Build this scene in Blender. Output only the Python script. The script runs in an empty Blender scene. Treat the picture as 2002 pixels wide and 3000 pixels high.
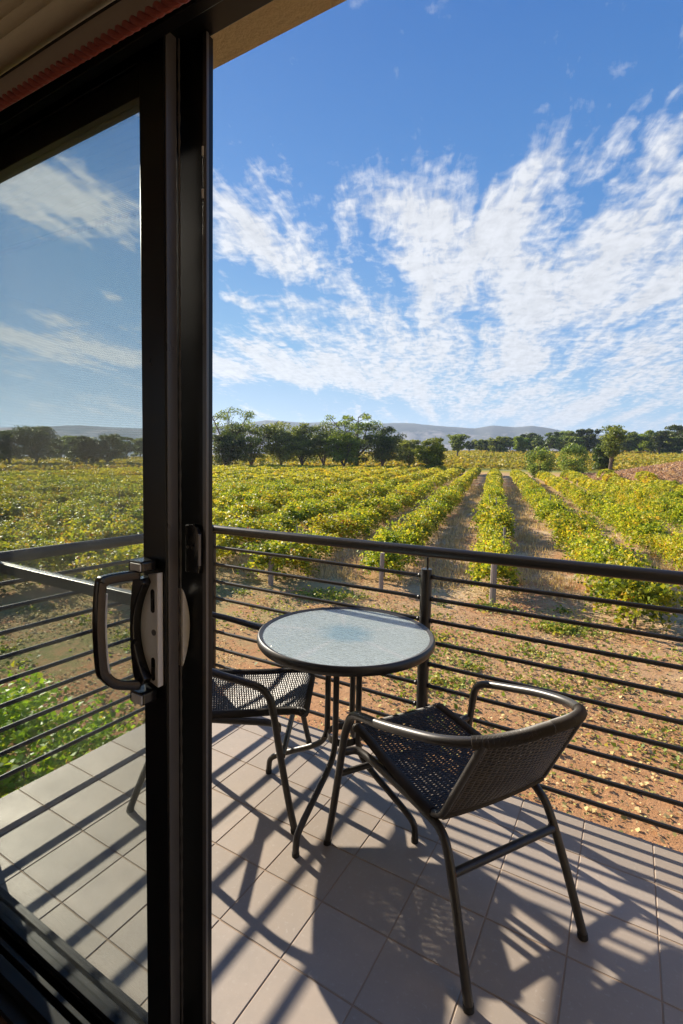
import bpy, bmesh, math, random
import numpy as np
from mathutils import Vector, Matrix
R = math.radians
sc = bpy.context.scene
COL = sc.collection
# ------------------------------------------------------------------ camera
F_PX, PPY = 1451.8, -23.66                       # focal length and principal point offset for a 2002 x 3000 frame
CAM = np.array([1.4971, -2.1710, 1.4195])
VR = np.array([0.86337091, 0.50408805, 0.0220433])
VU = np.array([-0.05851632, 0.05663932, 0.9966784])
VF = np.array([-0.50116515, 0.86179303, -0.07839812])
cd = bpy.data.cameras.new('camera'); cam = bpy.data.objects.new('camera', cd); COL.objects.link(cam)
cam.matrix_world = Matrix(((VR[0], VU[0], -VF[0], CAM[0]), (VR[1], VU[1], -VF[1], CAM[1]), (VR[2], VU[2], -VF[2], CAM[2]), (0, 0, 0, 1)))
cd.sensor_fit = 'VERTICAL'; cd.sensor_height = 36; cd.sensor_width = 24
cd.lens = 36 * F_PX / 3000; cd.shift_y = PPY / 3000; cd.clip_start = 0.02; cd.clip_end = 20000
sc.camera = cam
# ------------------------------------------------------------------ light and exposure
SUN = Vector((-2.1, 0.62, 1.0)).normalized()
SUN_EL = math.asin(SUN.z); SUN_AZ = math.atan2(SUN.x, SUN.y)       # clockwise from +Y
SKY_STRENGTH = 0.088
sc.view_settings.view_transform = 'Standard'; sc.view_settings.look = 'None'
sc.view_settings.exposure = 1.18; sc.view_settings.gamma = 1.0
sl = bpy.data.lights.new('sun', 'SUN'); so = bpy.data.objects.new('sun', sl); COL.objects.link(so)
sl.energy = 5.0; sl.angle = R(0.55); sl.color = (1.0, 0.89, 0.73)
so.rotation_euler = SUN.to_track_quat('Z', 'Y').to_euler()
sc.cycles.max_bounces = 8; sc.cycles.transparent_max_bounces = 24; sc.cycles.caustics_reflective = False; sc.cycles.caustics_refractive = False


def ddir(X, Y):                                   # direction of a point of the photograph (1568 px wide), for azimuths and heights
    x, y = X * 2002 / 1568, Y * 2002 / 1568
    d = VF + VR * (x - 1001) / F_PX - VU * (y - 1500 - PPY) / F_PX
    return d / np.linalg.norm(d)


class NT:                                         # small node-tree writer
    def __init__(s, tree): s.t = tree; s.n = tree.nodes; s.l = tree.links
    def new(s, typ, **kw):
        n = s.n.new(typ)
        for k, v in kw.items(): setattr(n, k, v)
        return n
    def put(s, sock, v):
        if isinstance(v, bpy.types.NodeSocket): s.l.new(v, sock)
        elif v is not None: sock.default_value = v
    def math(s, op, a, b=None, c=None, clamp=False):
        n = s.new('ShaderNodeMath', operation=op, use_clamp=clamp)
        s.put(n.inputs[0], a); s.put(n.inputs[1], b); s.put(n.inputs[2], c); return n.outputs[0]
    def vmath(s, op, a, b=None, out=0):
        n = s.new('ShaderNodeVectorMath', operation=op); s.put(n.inputs[0], a); s.put(n.inputs[1], b)
        return n.outputs['Value'] if out == 'v' else n.outputs[out]
    def noise(s, vec, scale, detail=4, rough=.55, dist=0.0, col=False):
        n = s.new('ShaderNodeTexNoise'); s.put(n.inputs['Vector'], vec)
        n.inputs['Scale'].default_value = scale; n.inputs['Detail'].default_value = detail
        n.inputs['Roughness'].default_value = rough; n.inputs['Distortion'].default_value = dist
        return n.outputs['Color' if col else 'Fac']
    def ramp(s, fac, stops, interp='LINEAR'):
        n = s.new('ShaderNodeValToRGB'); n.color_ramp.interpolation = interp; e = n.color_ramp.elements
        while len(e) < len(stops): e.new(.5)
        for k, (p, c) in enumerate(stops):
            e[k].position = p; e[k].color = (c, c, c, 1) if isinstance(c, (int, float)) else (*c, 1)
        s.put(n.inputs[0], fac); return n.outputs[0]
    def mix(s, fac, a, b, mode='MIX'):
        n = s.new('ShaderNodeMix', data_type='RGBA', blend_type=mode)
        s.put(n.inputs[0], fac)
        for i, v in ((6, a), (7, b)):
            if isinstance(v, tuple) and len(v) == 3: v = (*v, 1)
            s.put(n.inputs[i], v)
        return n.outputs[2]
    def sep(s, v):
        n = s.new('ShaderNodeSeparateXYZ'); s.put(n.inputs[0], v); return n.outputs
    def comb(s, x, y, z):
        n = s.new('ShaderNodeCombineXYZ')
        for i, v in enumerate((x, y, z)): s.put(n.inputs[i], v)
        return n.outputs[0]
    def bump(s, h, strength=.3, dist=.01):
        n = s.new('ShaderNodeBump'); n.inputs['Strength'].default_value = strength; n.inputs['Distance'].default_value = dist
        s.put(n.inputs['Height'], h); return n.outputs[0]


# ------------------------------------------------------------------ sky: physical sky with high streaked cloud
def make_world():
    w = bpy.data.worlds.new('World'); sc.world = w; w.use_nodes = True
    t = NT(w.node_tree); t.n.clear()
    sky = t.new('ShaderNodeTexSky', sky_type='NISHITA'); sky.sun_disc = False
    sky.sun_elevation = SUN_EL; sky.sun_rotation = SUN_AZ; sky.altitude = 200
    sky.air_density = 1.0; sky.dust_density = 0.15; sky.ozone_density = 3.0
    hs = t.new('ShaderNodeHueSaturation'); hs.inputs['Saturation'].default_value = 1.12; t.put(hs.inputs['Color'], sky.outputs[0])
    pv = t.vmath('SCALE', hs.outputs[0]); pv.node.inputs['Scale'].default_value = 1 / 3.5
    gm = t.new('ShaderNodeGamma'); t.put(gm.inputs[0], pv); gm.inputs[1].default_value = 1.22
    pv2 = t.vmath('SCALE', gm.outputs[0]); pv2.node.inputs['Scale'].default_value = 3.4
    zz0 = t.sep(t.vmath('NORMALIZE', t.new('ShaderNodeTexCoord').outputs['Generated']))[2]
    grad = t.ramp(zz0, [(0.0, (.58, .74, .84)), (.05, (.44, .65, .83)), (.12, (.27, .51, .78)), (.22, (.135, .37, .71)), (.42, (.058, .25, .62)), (.65, (.022, .16, .52)), (1.0, (.02, .12, .44))])
    gs = t.vmath('SCALE', grad); gs.node.inputs['Scale'].default_value = 5.0
    mn = t.new('ShaderNodeVectorMath', operation='MINIMUM'); t.put(mn.inputs[0], pv2); mn.inputs[1].default_value = (3.6, 4.6, 5.4)
    skyc = t.mix(.88, mn.outputs[0], gs)
    g = t.new('ShaderNodeTexCoord').outputs['Generated']
    d = t.vmath('NORMALIZE', g)
    x, y, z = t.sep(d)
    zz = t.math('ADD', t.math('MAXIMUM', z, 0.0), 0.10)
    az = R(-19.4)
    al = t.math('ADD', t.math('MULTIPLY', x, math.sin(az)), t.math('MULTIPLY', y, math.cos(az)))
    ac = t.math('SUBTRACT', t.math('MULTIPLY', x, math.cos(az)), t.math('MULTIPLY', y, math.sin(az)))
    pa = t.math('DIVIDE', al, zz); pc = t.math('DIVIDE', ac, zz)
    # coverage: where the photographed cloud banks stand in the sky
    def blob(X, Y, sx, sy, ang, wt):
        c = ddir(X, Y); a = R(ang)
        px = ddir(X + 10 * math.cos(a), Y + 10 * math.sin(a)) - c
        e1 = px / np.linalg.norm(px); e1 = e1 - c * (e1 @ c); e1 /= np.linalg.norm(e1)
        e2 = np.cross(c, e1)
        k = 1137.0
        depth = c @ VF                                 # wide-angle: the same pixels span less angle off axis
        s1, s2 = sx / k * depth, sy / k * depth
        u = t.vmath('DOT_PRODUCT', d, tuple(e1 / s1), 'v'); v = t.vmath('DOT_PRODUCT', d, tuple(e2 / s2), 'v')
        q = t.math('ADD', t.math('MULTIPLY', u, u), t.math('MULTIPLY', v, v))
        front = t.math('GREATER_THAN', t.vmath('DOT_PRODUCT', d, tuple(c), 'v'), 0.0)
        e = t.math('POWER', 2.718, t.math('MULTIPLY', q, -1.0))
        return t.math('MULTIPLY', t.math('MULTIPLY', e, wt), front)
    blobs = BLOBS
    cov = None
    for b in blobs:
        v = blob(*b); cov = v if cov is None else t.math('ADD', cov, v)
    warp = t.noise(t.comb(pa, pc, 0.0), 1.3, 3, .5, col=True)
    wv = t.vmath('SCALE', t.vmath('SUBTRACT', warp, (.5, .5, .5))); wv.node.inputs['Scale'].default_value = .8
    P = t.vmath('ADD', t.comb(t.math('MULTIPLY', pa, .42), t.math('MULTIPLY', pc, 2.3), 0.0), wv)
    n1 = t.noise(P, 1.6, 7, .60)
    P2 = t.vmath('ADD', t.comb(t.math('MULTIPLY', pa, 1.9), t.math('MULTIPLY', pc, 6.0), 3.7), wv)
    n2 = t.noise(P2, 4.0, 6, .62, .6)
    # rippled cloudlets lie across the stream of the wind
    P3 = t.vmath('ADD', t.comb(t.math('MULTIPLY', pa, 8.0), t.math('MULTIPLY', pc, 7.0), 9.1), wv)
    n3 = t.noise(P3, 2.6, 4, .5, .3)
    dens = t.math('ADD', t.math('MULTIPLY', t.math('SUBTRACT', n1, .525), 4.3), cov)
    dens = t.math('ADD', dens, t.math('MULTIPLY', t.math('SUBTRACT', n2, .5), 1.1))
    dens = t.math('ADD', dens, t.math('MULTIPLY', t.math('SUBTRACT', n3, .5), 1.5))
    a1 = t.ramp(dens, [(0.12, 0.0), (0.36, 0.22), (0.70, 0.68), (1.15, 1.0)], 'LINEAR')
    a1 = t.math('MULTIPLY', a1, .93)
    shade = t.ramp(t.math('ADD', t.math('MULTIPLY', n2, .5), t.math('MULTIPLY', n3, .5)), [(0.3, .72), (0.6, 1.0)])
    cc = t.mix(1.0, (4.55, 4.6, 4.75), shade, 'MULTIPLY')
    # milky air along the horizon
    hz = t.ramp(z, [(0.0, .30), (0.06, .12), (0.18, .02), (.4, 0.0)])
    base = t.mix(hz, skyc, (2.7, 3.5, 4.2))
    colr = t.mix(a1, base, cc)
    low = t.math('GREATER_THAN', z, -0.002)
    bg = t.new('ShaderNodeBackground'); bg.inputs['Strength'].default_value = SKY_STRENGTH
    t.put(bg.inputs['Color'], colr)
    out = t.new('ShaderNodeOutputWorld'); t.l.new(bg.outputs[0], out.inputs[0])


BLOBS = [
    # X, Y, sx, sy, angle, weight   (photograph pixels at 1568 wide, turned into sky directions)
    (1190, 600, 330, 190, 15, .80), (1450, 620, 260, 330, 0, .36), (1400, 330, 260, 110, -12, .50),
    (650, 590, 210, 55, 28, .85), (620, 400, 170, 60, 22, .42), (840, 420, 120, 60, 30, .35), (960, 480, 160, 90, 30, .45),
    (640, 500, 150, 30, 20, .25),
    (700, 850, 330, 42, 5, .95), (620, 855, 190, 24, 8, .7), (980, 395, 180, 60, 0, -.38), (540, 800, 90, 16, 6, .5), (960, 800, 240, 90, 12, .72), (1160, 600, 180, 110, 20, .40), (545, 690, 60, 11, 22, .8), (560, 780, 110, 30, 10, .45),
    (660, 755, 200, 18, 8, .45), (720, 700, 160, 16, 5, .4),
    (1350, 880, 300, 110, -8, .50), (1100, 940, 330, 34, 0, .35), (650, 130, 120, 60, 60, .26), (1450, 150, 130, 40, -35, .38),
    (1050, 360, 130, 50, 0, .25),
    (700, 300, 190, 60, 0, .0), (160, 440, 240, 66, 22, 1.25), (60, 490, 150, 22, 28, .55), (140, 790, 210, 24, 12, 1.3), (150, 735, 60, 11, 8, .7), (265, 682, 60, 9, 12, .7),
    (290, 755, 40, 12, 5, .7), (120, 940, 260, 13, 2, .55), (60, 825, 170, 9, 2, .5),
    (860, 600, 60, 55, 30, -.45), (590, 480, 80, 20, 20, -.1), (1120, 740, 130, 20, 15, -.45), (620, 900, 260, 28, 4, -.4),
    (1000, 230, 420, 110, 0, -.45), (150, 620, 260, 60, 0, -.5), (700, 670, 160, 20, 12, -.4), (1250, 200, 220, 110, 0, -.25), (1180, 360, 60, 60, 0, -.2),
    (1400, 460, 120, 22, -8, -.2), (1450, 740, 160, 20, -10, -.25),
]
make_world()

# ------------------------------------------------------------------ helpers for things
def tag(o, label=None, cat=None, group=None, kind=None):
    if label: o['label'] = label
    if cat: o['category'] = cat
    if group: o['group'] = group
    if kind: o['kind'] = kind
    return o

def empty(name, loc=(0, 0, 0), rz=0.0, **kw):
    o = bpy.data.objects.new(name, None); COL.objects.link(o); o.location = loc; o.rotation_euler = (0, 0, rz)
    o.empty_display_size = .2
    return tag(o, **kw)

def link(name, me, mat, parent=None, smooth=False):
    o = bpy.data.objects.new(name, me); COL.objects.link(o)
    if mat is not None: me.materials.append(mat)
    if parent is not None: o.parent = parent
    if smooth: me.shade_smooth()
    return o

class MB:
    def __init__(s): s.v = []; s.f = []
    def box(s, x0, x1, y0, y1, z0, z1):
        b = len(s.v)
        s.v += [(x, y, z) for z in (z0, z1) for y in (y0, y1) for x in (x0, x1)]
        s.f += [tuple(b + i for i in q) for q in ((0, 2, 3, 1), (4, 5, 7, 6), (0, 1, 5, 4), (2, 6, 7, 3), (0, 4, 6, 2), (1, 3, 7, 5))]
    def tube(s, pts, rad, n=12, cap=True, closed=False, ph=0.0, sq=1.0):
        P = [Vector(p) for p in pts]; m = len(P)
        rr = rad if isinstance(rad, (list, tuple, np.ndarray)) else [rad] * m
        T = []
        for i in range(m):
            if closed: d = P[(i + 1) % m] - P[i - 1]
            else: d = P[min(i + 1, m - 1)] - P[max(i - 1, 0)]
            T.append(d.normalized())
        up = Vector((0, 0, 1)) if abs(T[0].z) < .9 else Vector((1, 0, 0))
        nrm = (up - T[0] * up.dot(T[0])).normalized()
        b = len(s.v)
        for i in range(m):
            if i: nrm = (nrm - T[i] * nrm.dot(T[i])).normalized()
            bi = T[i].cross(nrm)
            for k in range(n):
                a = 2 * math.pi * k / n + ph
                s.v.append(tuple(P[i] + (nrm * math.cos(a) + bi * math.sin(a) * sq) * rr[i]))
        for i in range(m if closed else m - 1):
            for k in range(n):
                a = b + i * n + k; c = b + i * n + (k + 1) % n; j = ((i + 1) % m)
                s.f.append((a, c, b + j * n + (k + 1) % n, b + j * n + k))
        if cap and not closed:
            s.f.append(tuple(b + k for k in range(n))[::-1]); s.f.append(tuple(b + (m - 1) * n + k for k in range(n)))
    def lathe(s, prof, n=64, c=(0, 0)):
        b = len(s.v); m = len(prof)
        for r_, z in prof:
            for k in range(n):
                a = 2 * math.pi * k / n; s.v.append((c[0] + r_ * math.cos(a), c[1] + r_ * math.sin(a), z))
        for i in range(m):
            j = (i + 1) % m
            for k in range(n): s.f.append((b + i * n + k, b + i * n + (k + 1) % n, b + j * n + (k + 1) % n, b + j * n + k))
    def prism(s, poly, y0, y1):                    # polygon in x,z extruded along y
        b = len(s.v); n = len(poly)
        s.v += [(x, y0, z) for x, z in poly] + [(x, y1, z) for x, z in poly]
        s.f.append(tuple(range(b, b + n))); s.f.append(tuple(range(b + 2 * n - 1, b + n - 1, -1)))
        for k in range(n): s.f.append((b + k, b + n + k, b + n + (k + 1) % n, b + (k + 1) % n))
    def build(s, name, mat, parent=None, smooth=False, bevel=0.0, seg=2):
        me = bpy.data.meshes.new(name); me.from_pydata(s.v, [], s.f); me.update()
        bm = bmesh.new(); bm.from_mesh(me); bmesh.ops.recalc_face_normals(bm, faces=bm.faces)
        if bevel:
            es = [e for e in bm.edges if len(e.link_faces) == 2 and e.calc_face_angle(0) > .6]
            bmesh.ops.bevel(bm, geom=es, offset=bevel, segments=seg, affect='EDGES', profile=.5)
        bm.to_mesh(me); bm.free()
        o = link(name, me, mat, parent)
        if smooth:
            me.shade_smooth(); me.set_sharp_from_angle(angle=R(40))
        return o

def crom(pts, sub=8, closed=False):               # Catmull-Rom through points
    P = [np.array(p, float) for p in pts]; n = len(P); out = []
    rng = range(n) if closed else range(n - 1)
    for i in rng:
        p0 = P[(i - 1) % n] if closed or i > 0 else 2 * P[0] - P[1]
        p1, p2 = P[i], P[(i + 1) % n]
        p3 = P[(i + 2) % n] if closed or i + 2 < n else 2 * P[-1] - P[-2]
        for k in range(sub):
            t = k / sub
            out.append(tuple(.5 * ((2 * p1) + (-p0 + p2) * t + (2 * p0 - 5 * p1 + 4 * p2 - p3) * t * t + (-p0 + 3 * p1 - 3 * p2 + p3) * t ** 3)))
    if not closed: out.append(tuple(P[-1]))
    return out

def resample(pts, step):
    P = np.array(pts); d = np.r_[0, np.cumsum(np.linalg.norm(np.diff(P, axis=0), axis=1))]
    n = max(2, int(d[-1] / step) + 1); t = np.linspace(0, d[-1], n)
    return [tuple(np.interp(tt, d, P[:, k]) for k in range(3)) for tt in t]

def cards(name, C, size, mat, parent=None, seed=0, up=0.0, rnd=None, aspect=.75, link_it=True, flat=None):
    """many small folded leaves as one mesh; C centres (N,3), size (N,)"""
    rs = np.random.RandomState(seed); N = len(C); C = np.asarray(C, float); size = np.broadcast_to(size, (N,))
    nr = rs.normal(size=(N, 3)); nr[:, 2] = np.abs(nr[:, 2]) * (1 + up) + up
    nr /= np.linalg.norm(nr, axis=1)[:, None]
    if flat is not None: nr = nr * (1 - flat) + np.array([0, 0, 1.]) * flat; nr /= np.linalg.norm(nr, axis=1)[:, None]
    t = np.cross(nr, rs.normal(size=(N, 3))); t /= np.linalg.norm(t, axis=1)[:, None]
    b = np.cross(nr, t); s = size[:, None]
    V = np.empty((N, 4, 3))
    V[:, 0] = C - t * s * .5; V[:, 1] = C + b * s * .5 * aspect + nr * s * .14 - t * s * .08
    V[:, 2] = C + t * s * .55 - nr * s * .05; V[:, 3] = C - b * s * .5 * aspect + nr * s * .14 - t * s * .08
    me = bpy.data.meshes.new(name); me.vertices.add(4 * N); me.vertices.foreach_set('co', V.ravel())
    me.loops.add(4 * N); me.loops.foreach_set('vertex_index', np.arange(4 * N, dtype=np.int32))
    me.polygons.add(N); me.polygons.foreach_set('loop_start', np.arange(0, 4 * N, 4, dtype=np.int32))
    me.polygons.foreach_set('loop_total', np.full(N, 4, np.int32))
    me.update()
    if rnd is None: rnd = rs.rand(N)
    at = me.attributes.new('rnd', 'FLOAT', 'POINT'); at.data.foreach_set('value', np.repeat(np.asarray(rnd, np.float32), 4))
    me.validate()
    if not link_it:
        me.materials.append(mat); return me
    return link(name, me, mat, parent)

# ------------------------------------------------------------------ materials
def mat(name, build):
    m = bpy.data.materials.new(name); m.use_nodes = True; t = NT(m.node_tree)
    p = t.n['Principled BSDF']; out = t.n['Material Output']; build(t, p, out); return m

def obj_co(t): return t.new('ShaderNodeTexCoord').outputs['Object']
def geo_pos(t): return t.new('ShaderNodeNewGeometry').outputs['Position']

def metal_paint(name, base, rough, bumps=.15, scale=90, spec=.5, dust=.0, dustcol=(.35, .30, .25)):
    def b(t, p, out):
        co = obj_co(t); n = t.noise(co, scale, 3, .5); n2 = t.noise(co, 7, 4, .6)
        c = t.mix(t.math('MULTIPLY', n2, .5), base, tuple(min(1, v * 1.6 + .004) for v in base))
        if dust:
            up = t.sep(t.new('ShaderNodeNewGeometry').outputs['Normal'])[2]
            f = t.math('MULTIPLY', t.math('MULTIPLY', t.math('MAXIMUM', up, 0.0), n2), dust)
            c = t.mix(f, c, dustcol)
        t.put(p.inputs['Base Color'], c)
        t.put(p.inputs['Roughness'], t.math('ADD', t.math('MULTIPLY', n2, .22), rough - .1))
        p.inputs['Specular IOR Level'].default_value = spec
        t.put(p.inputs['Normal'], t.bump(n, bumps, .0004))
    return mat(name, b)

M_rail = metal_paint('railing_paint', (.010, .010, .011), .36, .2, 60, .45, .05)
M_black = metal_paint('black_powdercoat', (.0055, .0055, .0065), .32, .15, 200, .36)
M_edge = metal_paint('edge_sheen_and_fittings', (.10, .092, .088), .30, .1, 120, .7)  # grey with edge reflections put into the colour; also used on small fittings
M_chair = metal_paint('chair_tube_paint', (.024, .022, .021), .36, .15, 150, .5, .12)
M_grip = metal_paint('handle_black', (.012, .012, .014), .22, .05, 100, .6)
def _silver(t, p, out):
    n = t.noise(obj_co(t), 60, 3)
    t.put(p.inputs['Base Color'], t.mix(n, (.80, .76, .70), (.90, .86, .80))); p.inputs['Metallic'].default_value = .0
    p.inputs['Roughness'].default_value = .42
M_silver = mat('satin_silver', _silver)
def _rust(t, p, out):
    n = t.noise(obj_co(t), 40, 5); p.inputs['Roughness'].default_value = .9
    t.put(p.inputs['Base Color'], t.mix(n, (.10, .035, .012), (.25, .11, .04)))
M_rust = mat('rust', _rust)
def _rubber(t, p, out):
    n = t.noise(obj_co(t), 80, 3); t.put(p.inputs['Base Color'], t.mix(n, (.012, .012, .012), (.03, .028, .026))); p.inputs['Roughness'].default_value = .8
M_rubber = mat('rubber', _rubber)
def _wicker(t, p, out):
    co = obj_co(t); n = t.noise(co, 240, 3); n2 = t.noise(co, 12, 3)
    t.put(p.inputs['Base Color'], t.mix(n2, (.034, .029, .025), (.085, .074, .064)))
    p.inputs['Roughness'].default_value = .46; p.inputs['Specular IOR Level'].default_value = .4; t.put(p.inputs['Normal'], t.bump(n, .3, .0006))
M_wicker = mat('synthetic_wicker', _wicker)
def _tile(t, p, out):
    r = t.new('ShaderNodeAttribute', attribute_name='rnd').outputs['Fac']
    pos = geo_pos(t); n = t.noise(pos, 5.5, 6, .6); n2 = t.noise(pos, 60, 4, .7); n3 = t.noise(pos, 1.6, 3, .5)
    c = t.ramp(r, [(0, (.335, .276, .222)), (1, (.428, .356, .296))])
    c = t.mix(t.ramp(n, [(.35, 0.0), (.70, .7)]), c, (.310, .272, .236))
    c = t.mix(t.ramp(n2, [(.57, 0.0), (.72, .45)]), c, (.50, .455, .41))
    c = t.mix(t.ramp(n3, [(.5, 0.0), (.8, .3)]), c, (.40, .33, .26))
    t.put(p.inputs['Base Color'], c); t.put(p.inputs['Roughness'], t.math('ADD', t.math('MULTIPLY', n, .3), .42))
    t.put(p.inputs['Normal'], t.bump(t.noise(pos, 38, 5, .65), .22, .0018))
M_tile = mat('ceramic_tile', _tile)
def _grout(t, p, out):
    n = t.noise(geo_pos(t), 9, 6, .7); t.put(p.inputs['Base Color'], t.mix(n, (.26, .18, .12), (.42, .32, .24))); p.inputs['Roughness'].default_value = .95
M_grout = mat('grout', _grout)
def _render(t, p, out):
    pos = geo_pos(t); n = t.noise(pos, 45, 6, .7); n2 = t.noise(pos, 4, 4)
    t.put(p.inputs['Base Color'], t.mix(n2, (.58, .45, .26), (.66, .52, .32))); p.inputs['Roughness'].default_value = .9
    t.put(p.inputs['Normal'], t.bump(n, .9, .012))
M_render = mat('cream_wall_render', _render)
def _plaster(t, p, out):
    n = t.noise(geo_pos(t), 3, 5); t.put(p.inputs['Base Color'], t.mix(n, (.80, .77, .70), (.86, .83, .76))); p.inputs['Roughness'].default_value = .9
M_plaster = mat('room_plaster', _plaster)
def _carpet(t, p, out):
    n = t.noise(geo_pos(t), 160, 5, .7); n2 = t.noise(geo_pos(t), 5, 3)
    t.put(p.inputs['Base Color'], t.mix(n, (.060, .032, .022), (.16, .085, .055))); p.inputs['Roughness'].default_value = 1.0
    t.put(p.inputs['Normal'], t.bump(n, .8, .006))
M_carpet = mat('brown_carpet', _carpet)
def _fabric(t, p, out):
    co = obj_co(t); x, y, z = t.sep(co)
    w = t.math('SINE', t.math('MULTIPLY', x, 1400)); w2 = t.math('SINE', t.math('MULTIPLY', t.math('ADD', z, y), 1400))
    n = t.noise(co, 22, 4); t.put(p.inputs['Base Color'], t.mix(n, (.66, .56, .38), (.74, .64, .45))); p.inputs['Roughness'].default_value = .85
    t.put(p.inputs['Normal'], t.bump(t.math('MULTIPLY', w, w2), .25, .0006))
M_fabric = mat('beige_fabric', _fabric)
def _rope(t, p, out):
    n = t.noise(obj_co(t), 160, 4); t.put(p.inputs['Base Color'], t.mix(n, (.20, .035, .022), (.34, .075, .050))); p.inputs['Roughness'].default_value = .8
    t.put(p.inputs['Normal'], t.bump(n, .5, .001))
M_rope = mat('red_cord', _rope)
def _brownfab(t, p, out):
    n = t.noise(obj_co(t), 30, 4); t.put(p.inputs['Base Color'], t.mix(n, (.28, .215, .165), (.34, .27, .20))); p.inputs['Roughness'].default_value = .9
M_brownfab = mat('brown_hem_fabric', _brownfab)

def glass_mat(name, tint, veil, rough=.0):
    m = bpy.data.materials.new(name); m.use_nodes = True; t = NT(m.node_tree); t.n.clear()
    tr = t.new('ShaderNodeBsdfTransparent'); tr.inputs[0].default_value = (*tint, 1)
    gl = t.new('ShaderNodeBsdfGlossy'); gl.inputs['Roughness'].default_value = rough; gl.inputs[0].default_value = (.9, .95, 1, 1)
    fr = t.new('ShaderNodeFresnel'); fr.inputs[0].default_value = 1.45
    df = t.new('ShaderNodeBsdfTranslucent'); df.inputs[0].default_value = (.75, .74, .66, 1)
    m1 = t.new('ShaderNodeMixShader'); m2 = t.new('ShaderNodeMixShader')
    n = t.noise(obj_co(t), 6, 5, .6)
    t.put(m1.inputs[0], t.math('MULTIPLY', n, veil)); t.l.new(tr.outputs[0], m1.inputs[1]); t.l.new(df.outputs[0], m1.inputs[2])  # pale translucent film stands in for the reflection veil on the pane
    t.put(m2.inputs[0], t.math('MULTIPLY', fr.outputs[0], .35)); t.l.new(m1.outputs[0], m2.inputs[1]); t.l.new(gl.outputs[0], m2.inputs[2])
    o = t.new('ShaderNodeOutputMaterial'); t.l.new(m2.outputs[0], o.inputs[0]); return m
M_glass = glass_mat('door_glass', (.925, .958, .935), .05)
def _screenmat():
    m = bpy.data.materials.new('insect_mesh'); m.use_nodes = True; t = NT(m.node_tree); t.n.clear()
    x, y, z = t.sep(obj_co(t))
    k = 2 * math.pi / .0042
    wx = t.math('GREATER_THAN', t.math('SINE', t.math('MULTIPLY', x, k)), .80)
    wz = t.math('GREATER_THAN', t.math('SINE', t.math('MULTIPLY', z, k)), .80)
    f = t.math('MAXIMUM', wx, wz)
    tr = t.new('ShaderNodeBsdfTransparent'); df = t.new('ShaderNodeBsdfDiffuse'); df.inputs[0].default_value = (.16, .16, .16, 1)
    mx = t.new('ShaderNodeMixShader'); t.put(mx.inputs[0], t.math('MULTIPLY', f, .22)); t.l.new(tr.outputs[0], mx.inputs[1]); t.l.new(df.outputs[0], mx.inputs[2])
    o = t.new('ShaderNodeOutputMaterial'); t.l.new(mx.outputs[0], o.inputs[0]); return m
M_screen = _screenmat()
def _ttop():
    m = bpy.data.materials.new('rippled_table_glass'); m.use_nodes = True; t = NT(m.node_tree); t.n.clear()
    co = obj_co(t)
    mp = t.new('ShaderNodeMapping'); mp.inputs['Rotation'].default_value = (0, 0, .55); mp.inputs['Scale'].default_value = (1, 3.2, 1); t.put(mp.inputs[0], co)
    n = t.noise(mp.outputs[0], 45, 4, .6, .8); n2 = t.noise(co, 4, 3)
    nm = t.bump(n, .8, .004)
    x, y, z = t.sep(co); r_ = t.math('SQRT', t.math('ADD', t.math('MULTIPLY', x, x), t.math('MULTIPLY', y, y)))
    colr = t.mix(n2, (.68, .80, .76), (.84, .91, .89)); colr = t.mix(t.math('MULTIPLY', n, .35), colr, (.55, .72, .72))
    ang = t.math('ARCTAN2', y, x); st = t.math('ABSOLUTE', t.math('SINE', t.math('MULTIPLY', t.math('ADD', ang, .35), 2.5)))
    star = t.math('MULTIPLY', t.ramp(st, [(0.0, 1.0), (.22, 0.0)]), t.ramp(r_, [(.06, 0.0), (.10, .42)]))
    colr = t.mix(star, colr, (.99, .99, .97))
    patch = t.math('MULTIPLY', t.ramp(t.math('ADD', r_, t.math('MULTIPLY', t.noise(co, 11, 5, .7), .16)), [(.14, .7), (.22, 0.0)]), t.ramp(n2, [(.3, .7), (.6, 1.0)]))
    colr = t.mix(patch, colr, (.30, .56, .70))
    tr = t.new('ShaderNodeBsdfTransparent'); tr.inputs[0].default_value = (.78, .90, .88, 1)
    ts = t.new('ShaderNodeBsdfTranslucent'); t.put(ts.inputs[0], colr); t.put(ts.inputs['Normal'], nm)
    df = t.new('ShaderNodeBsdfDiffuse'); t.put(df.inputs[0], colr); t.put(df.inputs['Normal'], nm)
    gl = t.new('ShaderNodeBsdfGlossy'); gl.inputs['Roughness'].default_value = .15; t.put(gl.inputs['Normal'], nm)
    a = t.new('ShaderNodeMixShader'); a.inputs[0].default_value = .74; t.l.new(ts.outputs[0], a.inputs[1]); t.l.new(df.outputs[0], a.inputs[2])
    b = t.new('ShaderNodeMixShader'); t.put(b.inputs[0], t.math('MULTIPLY', n, .36)); t.l.new(a.outputs[0], b.inputs[1]); t.l.new(tr.outputs[0], b.inputs[2])
    fr = t.new('ShaderNodeFresnel'); fr.inputs[0].default_value = 1.5; t.put(fr.inputs[1], nm)
    c = t.new('ShaderNodeMixShader'); t.put(c.inputs[0], t.math('MULTIPLY', fr.outputs[0], 1.4)); t.l.new(b.outputs[0], c.inputs[1]); t.l.new(gl.outputs[0], c.inputs[2])
    o = t.new('ShaderNodeOutputMaterial'); t.l.new(c.outputs[0], o.inputs[0]); return m
M_ttop = _ttop()

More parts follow.
